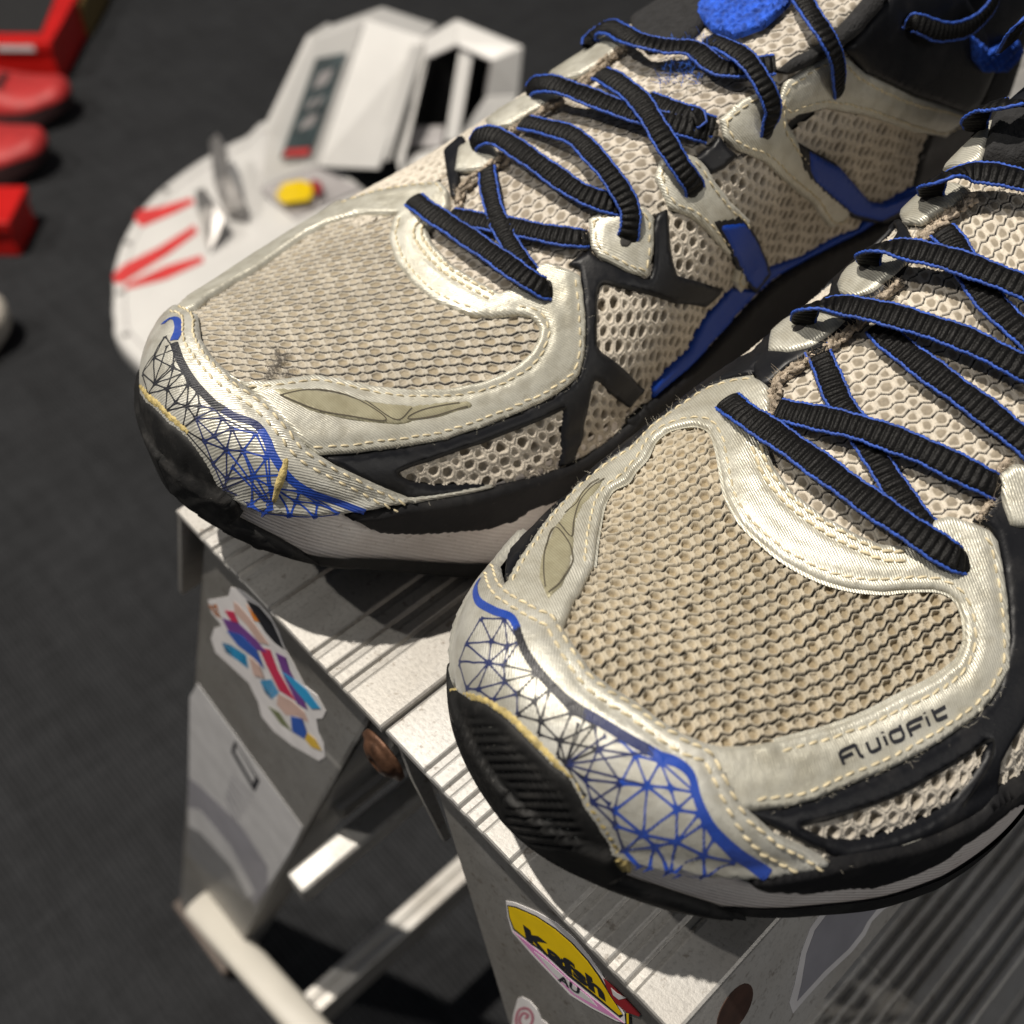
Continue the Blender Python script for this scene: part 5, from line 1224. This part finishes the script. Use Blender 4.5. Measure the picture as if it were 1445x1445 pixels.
# round shop sticker with its lettering
Q = lambda pts: px('l5', pts)
st = flat_sticker('sticker', Q([(150, 135), (230, 150), (420, 230), (600, 330), (760, 470), (900, 640), (1000, 780), (1090, 960), (1200, 1140), (1235, 1225), (1130, 1200), (900, 1080), (720, 970), (560, 800), (380, 610), (205, 410), (165, 270)]), M['st_white'], pl_leg, 0.15, LN)
st['label'] = 'yellow and pink oval sticker lettered Kafsh AU'
flat_sticker('printed_shape', Q([(160, 170), (240, 185), (420, 265), (590, 375), (740, 505), (880, 660), (985, 800), (1090, 980), (1190, 1150), (1160, 1170), (900, 960), (700, 800), (500, 610), (330, 480), (215, 390), (175, 280)]), M['st_black'], pl_leg, 0.2, LN, st, 0.04)
flat_sticker('printed_shape', Q([(170, 185), (240, 200), (420, 280), (585, 390), (730, 515), (870, 670), (970, 810), (1075, 985), (1180, 1140), (1150, 1145), (900, 930), (700, 770), (500, 590), (330, 465), (225, 380), (185, 280)]), M['st_yellow'], pl_leg, 0.25, LN, st, 0.04)
flat_sticker('printed_shape', Q([(215, 405), (330, 495), (500, 630), (700, 815), (900, 985), (1160, 1190), (1200, 1220), (900, 1065), (730, 955), (570, 790), (390, 600)]), M['st_pink'], pl_leg, 0.22, LN, st, 0.04)
flat_sticker('printed_shape', Q([(400, 580), (520, 670), (700, 835), (900, 1000), (960, 1070), (760, 960), (560, 770)]), M['st_grey'], pl_leg, 0.25, LN, st, 0.04)
flat_sticker('printed_shape', Q([(1010, 820), (1100, 890), (1200, 990), (1340, 1140), (1330, 1160), (1220, 1120), (1120, 1040), (1050, 920)]), M['st_red'], pl_leg, 0.3, LN, st, 0.05)
flat_sticker('printed_shape', Q([(1080, 905), (1130, 950), (1215, 995), (1150, 1010), (1100, 970)]), M['st_grey'], pl_leg, 0.36, LN, st, 0.04)
flat_sticker('printed_shape', Q([(1200, 1130), (1250, 1140), (1260, 1225), (1210, 1225)]), M['st_black'], pl_leg, 0.26, LN, st, 0.04)
flat_sticker('printed_shape', Q([(1218, 1130), (1238, 1136), (1240, 1225), (1222, 1225)]), M['st_yellow'], pl_leg, 0.31, LN, st, 0.04)
def lettering(body, origin, ex, ey, bold, off, parent):
    """type set on the leg: origin, advance per em and rise per em in pixels"""
    cu = bpy.data.curves.new('printed_lettering', 'FONT'); cu.body = body; cu.offset = bold; cu.fill_mode = 'FRONT'; cu.resolution_u = 4
    ob = bpy.data.objects.new('printed_lettering', cu); COL.objects.link(ob)
    dg = bpy.context.evaluated_depsgraph_get(); me = bpy.data.meshes.new_from_object(ob.evaluated_get(dg))
    bpy.data.objects.remove(ob)
    V = [pl_leg((origin[0] + v.co.x * ex[0] + v.co.y * ey[0], origin[1] + v.co.x * ex[1] + v.co.y * ey[1]), off) for v in me.vertices]
    F = [tuple(q.vertices) for q in me.polygons]; bpy.data.meshes.remove(me)
    return mesh_object('printed_lettering', np.array(V), F, M['st_black'], parent, False)
o_ = Q([(322, 470)])[0]; e_ = Q([(1062, 1040)])[0]
lettering('Kafsh', o_, ((e_[0] - o_[0]) / 2.3, (e_[1] - o_[1]) / 2.3), (-6.5, -29.0), 0.05, 0.34, st)
o_ = Q([(612, 838)])[0]; e_ = Q([(798, 965)])[0]
lettering('AU', o_, ((e_[0] - o_[0]) / 1.35, (e_[1] - o_[1]) / 1.35), (1.5, -13.0), 0.03, 0.34, st)
st = flat_sticker('sticker', Q([(255, 1000), (290, 985), (360, 1020), (430, 1100), (470, 1190), (520, 1225), (540, 1290), (200, 1290), (215, 1140)]), M['st_white'], pl_leg, 0.15, LN); st['label'] = 'small white sticker with a dusky pink swirl'
strokes('printed_swirl', [Q([(320, 1180), (345, 1150), (300, 1130), (270, 1190), (300, 1250), (370, 1230), (385, 1150), (340, 1090), (270, 1100), (240, 1180), (250, 1270)])], 4.0, M['st_swirl'], pl_leg, 0.2, LN, st)
# half-rubbed clear sticker on the right skirt
Q = lambda pts: px('f1', pts)
SKN = SK_N
st = flat_sticker('sticker', Q([(78, 1115), (108, 1010), (148, 820), (200, 680), (280, 568), (302, 535), (345, 558), (405, 512), (470, 470), (600, 430), (760, 380), (812, 418), (690, 530), (622, 578), (560, 640), (520, 722), (440, 822), (300, 952), (180, 1082), (100, 1178)]), M['st_white'], pl_skirt, 0.10, SKN)
st['label'] = 'half-rubbed clear sticker with a ragged white rim'
flat_sticker('printed_shape', Q([(125, 1105), (150, 1000), (178, 830), (228, 692), (305, 590), (345, 595), (420, 540), (600, 470), (690, 480), (590, 570), (535, 640), (500, 705), (425, 800), (285, 930)]), M['st_lav'], pl_skirt, 0.16, SKN, st, 0.04)

# ------------------------------------------------------------------ things on the carpet behind
ZT = FLOOR + 34.0
M['w_plastic'] = mat_plain('white_plastic', (0.66, 0.65, 0.63), 0.42, 0, 0.04, 20)
M['w_grey'] = mat_plain('grey_plastic', (0.36, 0.34, 0.34), 0.5, 0, 0.06, 30)
M['r_print'] = mat_plain('red_stripe', (0.60, 0.05, 0.05), 0.45)
M['steel'] = mat_plain('brushed_steel', (0.46, 0.44, 0.42), 0.35, 0.8, 0.15, 60)
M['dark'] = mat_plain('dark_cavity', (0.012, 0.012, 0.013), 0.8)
M['screen'] = mat_plain('dark_label', (0.045, 0.065, 0.070), 0.35, 0, 0.6, 40)
def G(p, z): return pix_plane(p, (0, 0, 1), z)
q7 = lambda pts: px('l7', pts)
w = empty('white_machine', (0, 0, 0)); tag(w, 'white plastic machine with twin hexagonal housings on a red-striped rounded base', 'machine')
# rounded base slab
out = q7([(20, 1000), (25, 900), (60, 800), (130, 690), (230, 600), (350, 520), (470, 460), (600, 420)]) 
ring = [G(p, ZT) for p in out]; c = np.array(ring[0]) * 0 + G(q7([(560, 900)])[0], ZT)
tail = [2 * c - r for r in ring]
bot = [G(p, ZT) for p in q7([(22, 1080), (70, 1190)])]
poly = smooth_line(np.array([r for r in ring] + [t for t in tail] + [bot[1], bot[0]]), True, 5)
cc = poly.mean(0); V = []; n = len(poly)
for sc_, dz in ((0.0, 0.0), (0.965, 0.0), (0.988, -1.5), (1.0, -5.0), (1.0, -26.0), (0.97, -33.5)):
    V += [(cc + (p - cc) * sc_) + (0, 0, dz) for p in poly]
F = [(r * n + i, r * n + (i + 1) % n, (r + 1) * n + (i + 1) % n, (r + 1) * n + i) for r in range(5) for i in range(n)]
mesh_object('base', np.array(V), F, M['w_plastic'], w, True)
for pts in ([(95, 745), (110, 715), (180, 705), (290, 672), (300, 690), (230, 725), (120, 772)], [(22, 935), (60, 900), (180, 840), (300, 765), (310, 790), (210, 865), (60, 960), (30, 965)], [(60, 985), (70, 965), (200, 905), (325, 868), (330, 890), (200, 950)]):
    s = Soup(); s.prism([G(p, ZT + 0.4) for p in q7(pts)], (0, 0, 0.5)); s.build('red_stripe', M['r_print'], w)
V = []
for sc_ in (0.905, 0.915): V += [(cc + (q - cc) * sc_) + (0, 0, 0.35) for q in poly]
mesh_object('base_groove', np.array(V), [(i, (i + 1) % n, n + (i + 1) % n, n + i) for i in range(n)], M['w_grey'], w, False)
for k in range(0, n, 9):
    c0 = cc + (poly[k] - cc) * 0.945; s = Soup(); s.prism([c0 + (4 * math.cos(a), 4 * math.sin(a), 0) for a in np.linspace(0, 2 * PI, 11)[:-1]], (0, 0, 1.2)); s.build('screw_head', M['steel'], w, bevel=0.3)
# steel clip standing on the base
for pts, z1 in (([(350, 480), (375, 455), (405, 500), (420, 600), (470, 700), (480, 760), (400, 720), (365, 620)], 40), ([(300, 650), (330, 640), (370, 700), (400, 740), (380, 800), (350, 860), (320, 800), (310, 720)], 30)):
    P = [G(p, ZT) for p in q7(pts)]; base = P[-1]; s = Soup(); 
    ymax = max(p[1] for p in q7(pts)); R = []
    for p in q7(pts):
        h = (ymax - p[1]) / 60.0; R.append(G(p, ZT + 2 + z1 * min(1.0, h)))
    s.prism(R, (2.5, 2.5, -1.0)); s.build('steel_clip', M['steel'], w, bevel=0.8)
# housings
ZL, ZH = ZT + 18, ZT + 150
def H(p, z): return G(q7([p])[0], z)
p1, p2, p3, p4, p5 = H((548, 450), ZL + 42), H((700, 130), ZH - 8), H((882, 64), ZH), H((716, 566), ZL), H((520, 640), ZL - 6)
p6, p7_, p8, p9, p10 = H((1080, 130), ZH - 8), H((925, 575), ZL), H((1190, 66), ZH), H((1416, 160), ZH - 10), H((1400, 320), ZL + 70)
back = np.array([70, 62, -30.0])
def plate(name, ring, mat, th=6.0, parent=w):
    s = Soup(); ring = [np.array(r) for r in ring]; nrm = np.cross(ring[1] - ring[0], ring[2] - ring[0]); nrm /= np.linalg.norm(nrm)
    if nrm @ (CAM - ring[0]) > 0: nrm = -nrm
    s.prism(ring, nrm * th); return s.build(name, mat, parent, bevel=1.2)
front = plate('housing_face', [p1, p2, p3, p4, p5], M['w_plastic'])
side = plate('housing_face', [p3, p6, p7_, p4], M['w_plastic'])
plate('housing_face', [p2, p3, p3 + back, p2 + back], M['w_plastic']); plate('housing_face', [p3, p6, p6 + back, p3 + back], M['w_plastic'])
plate('housing_face', [p1, p2, p2 + back, p1 + back], M['w_plastic'])
plate('underside', [p5, p4, H((870, 640), ZT + 4), H((640, 745), ZT + 2)], M['w_grey'], 3)
def mixp(a, b, t): return a * (1 - t) + b * t
def on_face(u, v, off=1.2):       # bilinear on the front face
    a = mixp(p5, p4, u); b = mixp(p2, p3, u); nrm = np.cross(p4 - p5, p2 - p5); nrm /= np.linalg.norm(nrm); nrm = nrm if nrm @ (CAM - p5) > 0 else -nrm
    return mixp(a, b, v) + nrm * off
s = Soup(); s.prism([on_face(0.20, 0.17), on_face(0.80, 0.10), on_face(0.82, 0.80), on_face(0.22, 0.84)], on_face(0, 0, 0.8) - on_face(0, 0, 0)); s.build('dark_label', M['screen'], front)
s = Soup(); s.prism([on_face(0.24, 0.18, 1.9), on_face(0.74, 0.12, 1.9), on_face(0.74, 0.17, 1.9), on_face(0.25, 0.23, 1.9)], on_face(0, 0, 0.4) - on_face(0, 0, 0)); s.build('red_mark', M['r_print'], front)
for a, b in ((0.34, 0.42), (0.48, 0.54), (0.62, 0.72)):
    s = Soup(); s.prism([on_face(0.36, a, 1.9), on_face(0.62, a, 1.9), on_face(0.66, b, 1.9), on_face(0.40, b, 1.9)], on_face(0, 0, 0.4) - on_face(0, 0, 0)); s.build('pale_mark', M['w_grey'], front)
# open hexagonal housing: a frame round a dark cavity
fr_o = [p6, p8, p9, p10, H((1330, 480), ZL + 20), H((1000, 600), ZL)]
s = Soup(); fi = [H((1092, 195), ZH - 20), H((1190, 150), ZH - 14), H((1312, 205), ZH - 22), H((1290, 330), ZL + 66), H((1180, 490), ZL + 24), H((985, 540), ZL + 6)]
for i in range(6):
    j = (i + 1) % 6; s.prism([fr_o[i], fr_o[j], fi[j], fi[i]], (5, 5, -3))
s.build('hexagonal_frame', M['w_plastic'], w, bevel=1.0)
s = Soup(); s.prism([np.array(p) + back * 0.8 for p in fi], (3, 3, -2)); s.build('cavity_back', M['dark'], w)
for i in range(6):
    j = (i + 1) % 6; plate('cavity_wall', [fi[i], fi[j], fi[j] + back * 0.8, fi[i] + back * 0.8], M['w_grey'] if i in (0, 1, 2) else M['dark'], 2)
s = Soup(); s.prism([H((1200, 170), ZH - 22), H((1245, 185), ZH - 24), H((1195, 480), ZL + 26), H((1150, 480), ZL + 24)], (6, 6, -3)); s.build('inner_post', M['w_plastic'], w, bevel=1.0)
s = Soup(); s.prism([H((1010, 430), ZL + 30), H((1150, 430), ZL + 34), H((1140, 500), ZL + 20), H((990, 500), ZL + 14)], (5, 5, -3)); s.build('inner_block', M['w_grey'], w, bevel=1.0)
s = Soup(); s.prism([H((1038, 150), ZH - 12), H((1082, 148), ZH - 12), H((962, 545), ZL + 4), H((898, 545), ZL + 4)], (-3, -3, 2)); s.build('corner_pillar', M['w_plastic'], w, bevel=1.0)
st = Soup(); st.prism([H(p, ZT + 16) for p in [(575, 665), (600, 625), (660, 612), (710, 630), (690, 680), (600, 692)]], (0, 0, 0.6)); st.build('yellow_sticker', M['st_yellow'], w)
st = Soup(); st.prism([H(p, ZT + 16.8) for p in [(695, 610), (730, 620), (735, 650), (712, 665), (698, 640)]], (0, 0, 0.6)); st.build('red_sticker', M['st_red'], w)

# red shoes on red shoe boxes, a beige shoe beyond
def far_shoe(tip, z, scale, yaw, up_mat, sole_mat, name, label, group=None):
    root = empty(name, (0, 0, 0)); tag(root, label, 'shoe', group)
    l = np.concatenate([60 * (1 - np.cos(np.linspace(0, PI / 2, 16))), np.linspace(66, 286, 26)])
    def put(P):
        a = yaw; X = P[..., 0] * scale; Y = P[..., 1] * scale
        return np.stack([tip[0] + X * math.cos(a) - Y * math.sin(a), tip[1] + X * math.sin(a) + Y * math.cos(a), z + P[..., 2] * scale], -1)
    L, T = np.meshgrid(l, np.linspace(0, PI, 30), indexing='ij'); op = (L > 165) & (np.abs(T - PI / 2) < 0.45)
    grid_mesh('upper', put(section(L, T)), up_mat, root, ~op)
    L, T = np.meshgrid(l, np.linspace(0, -1, 5), indexing='ij'); a = put(section(L, T)); L, T = np.meshgrid(l, PI + np.linspace(0, 1, 5), indexing='ij'); b = put(section(L, T))
    grid_mesh('sole', np.concatenate([a, b[:, ::-1]], 1), sole_mat, root)
    L, T = np.meshgrid(l[:15], np.linspace(0.05, PI - 0.05, 24), indexing='ij'); P = section(L, T); P[..., 2] += 1.2; P[..., 0] -= 1.0
    grid_mesh('toe_cap', put(P), up_mat, root)
    for k in range(4):
        L, T = np.meshgrid(np.linspace(84 + k * 18, 91 + k * 18, 3), np.linspace(1.15, PI - 1.15, 12), indexing='ij'); P = section(L, T); P[..., 2] += 3
        grid_mesh('lace', put(P), sole_mat, root)
    return root
M['red'] = mat_plain('red_suede', (0.42, 0.028, 0.028), 0.55, 0, 0.2, 40); M['red_gloss'] = mat_plain('red_box_card', (0.50, 0.010, 0.008), 0.35, 0, 0.08, 20)
M['darkred'] = mat_plain('dark_sole', (0.035, 0.012, 0.013), 0.7); M['beige'] = mat_plain('beige_suede', (0.50, 0.46, 0.40), 0.7); M['gold'] = mat_plain('dull_gold_card', (0.16, 0.11, 0.035), 0.5)
def red_box(px_corner, z0, z1, lx, ly, label, extra=None):
    """open shoe box with its near right corner at a pixel on the carpet"""
    c = G(px_corner, z0); root = empty('shoe_box', (0, 0, 0)); tag(root, label, 'shoe box')
    ux = np.array([0.731, -0.682, 0]); uy = np.array([0.682, 0.731, 0])
    def B(a, b, z): return c - ux * a + uy * b + np.array([0, 0, z - z0])
    s = Soup(); s.prism([B(0, 0, z0), B(lx, 0, z0), B(lx, ly, z0), B(0, ly, z0)], (0, 0, z1 - z0)); s.build('box_body', M['red_gloss'], root, bevel=2.0)
    s = Soup()
    s.prism([B(-3, -3, z1 + 0.5), B(lx + 3, -3, z1 + 0.5), B(lx + 3, ly + 3, z1 + 0.5), B(-3, ly + 3, z1 + 0.5)], (0, 0, 14)); lid = s.build('box_lid', M['red_gloss'], root, bevel=2.0)
    s = Soup(); s.prism([B(20, -3.6, z1 + 3), B(70, -3.6, z1 + 3), B(70, -3.6, z1 + 11), B(20, -3.6, z1 + 11)], ux * 0 - uy * 0.4); s.build('paper_label', M['st_white'], lid)
    if extra:
        s = Soup(); s.prism([B(16, 22, z1 + 14.8), B(lx - 10, 22, z1 + 14.8), B(lx - 10, ly - 8, z1 + 14.8), B(26, ly - 8, z1 + 14.8)], (0, 0, 0.6)); s.build('printed_panel', M['dark'], lid)
    return root
red_box((88, 118), FLOOR, FLOOR + 45, 260, 150, 'red shoe box with a dark printed lid, behind the red shoes', True)
red_box((30, 362), FLOOR, FLOOR + 34, 200, 66, 'plain red shoe box lying in front of the red shoes')
YR = math.atan2(0.682, -0.731)
t1 = G((106, 152), FLOOR + 14); far_shoe(t1, FLOOR, 0.92, YR, M['red'], M['darkred'], 'red_shoe', 'red suede shoe with dark sole lying close to the printed red box', 'red shoes on the carpet')
t2 = G((74, 226), FLOOR + 14); far_shoe(t2, FLOOR, 0.92, YR, M['red'], M['darkred'], 'red_shoe', 'red suede shoe with dark sole lying between its mate and the plain red box', 'red shoes on the carpet')
t3 = G((20, 455), FLOOR + 14); far_shoe(t3, FLOOR, 0.9, YR + 0.5, M['beige'], M['beige'], 'beige_shoe', 'beige shoe whose toe just shows beside the plain red box')
c = G((128, 52), FLOOR); o = Soup(); ux = np.array([0.731, -0.682, 0]); uy = np.array([0.682, 0.731, 0])
gb = empty('gold_box', (0, 0, 0)); tag(gb, 'dull gold carton standing behind the printed red shoe box', 'carton')
s = Soup(); s.prism([c, c - ux * 34, c - ux * 34 + uy * 120, c + uy * 120], (0, 0, 40)); s.build('carton_body', M['gold'], gb, bevel=1.5)
s = Soup(); s.prism([c - uy * 1 + ux + (0, 0, 40.5), c - ux * 35 - uy + (0, 0, 40.5), c - ux * 35 + uy * 121 + (0, 0, 40.5), c + ux + uy * 121 + (0, 0, 40.5)], (0, 0, 8)); s.build('carton_lid', M['gold'], gb, bevel=1.5)
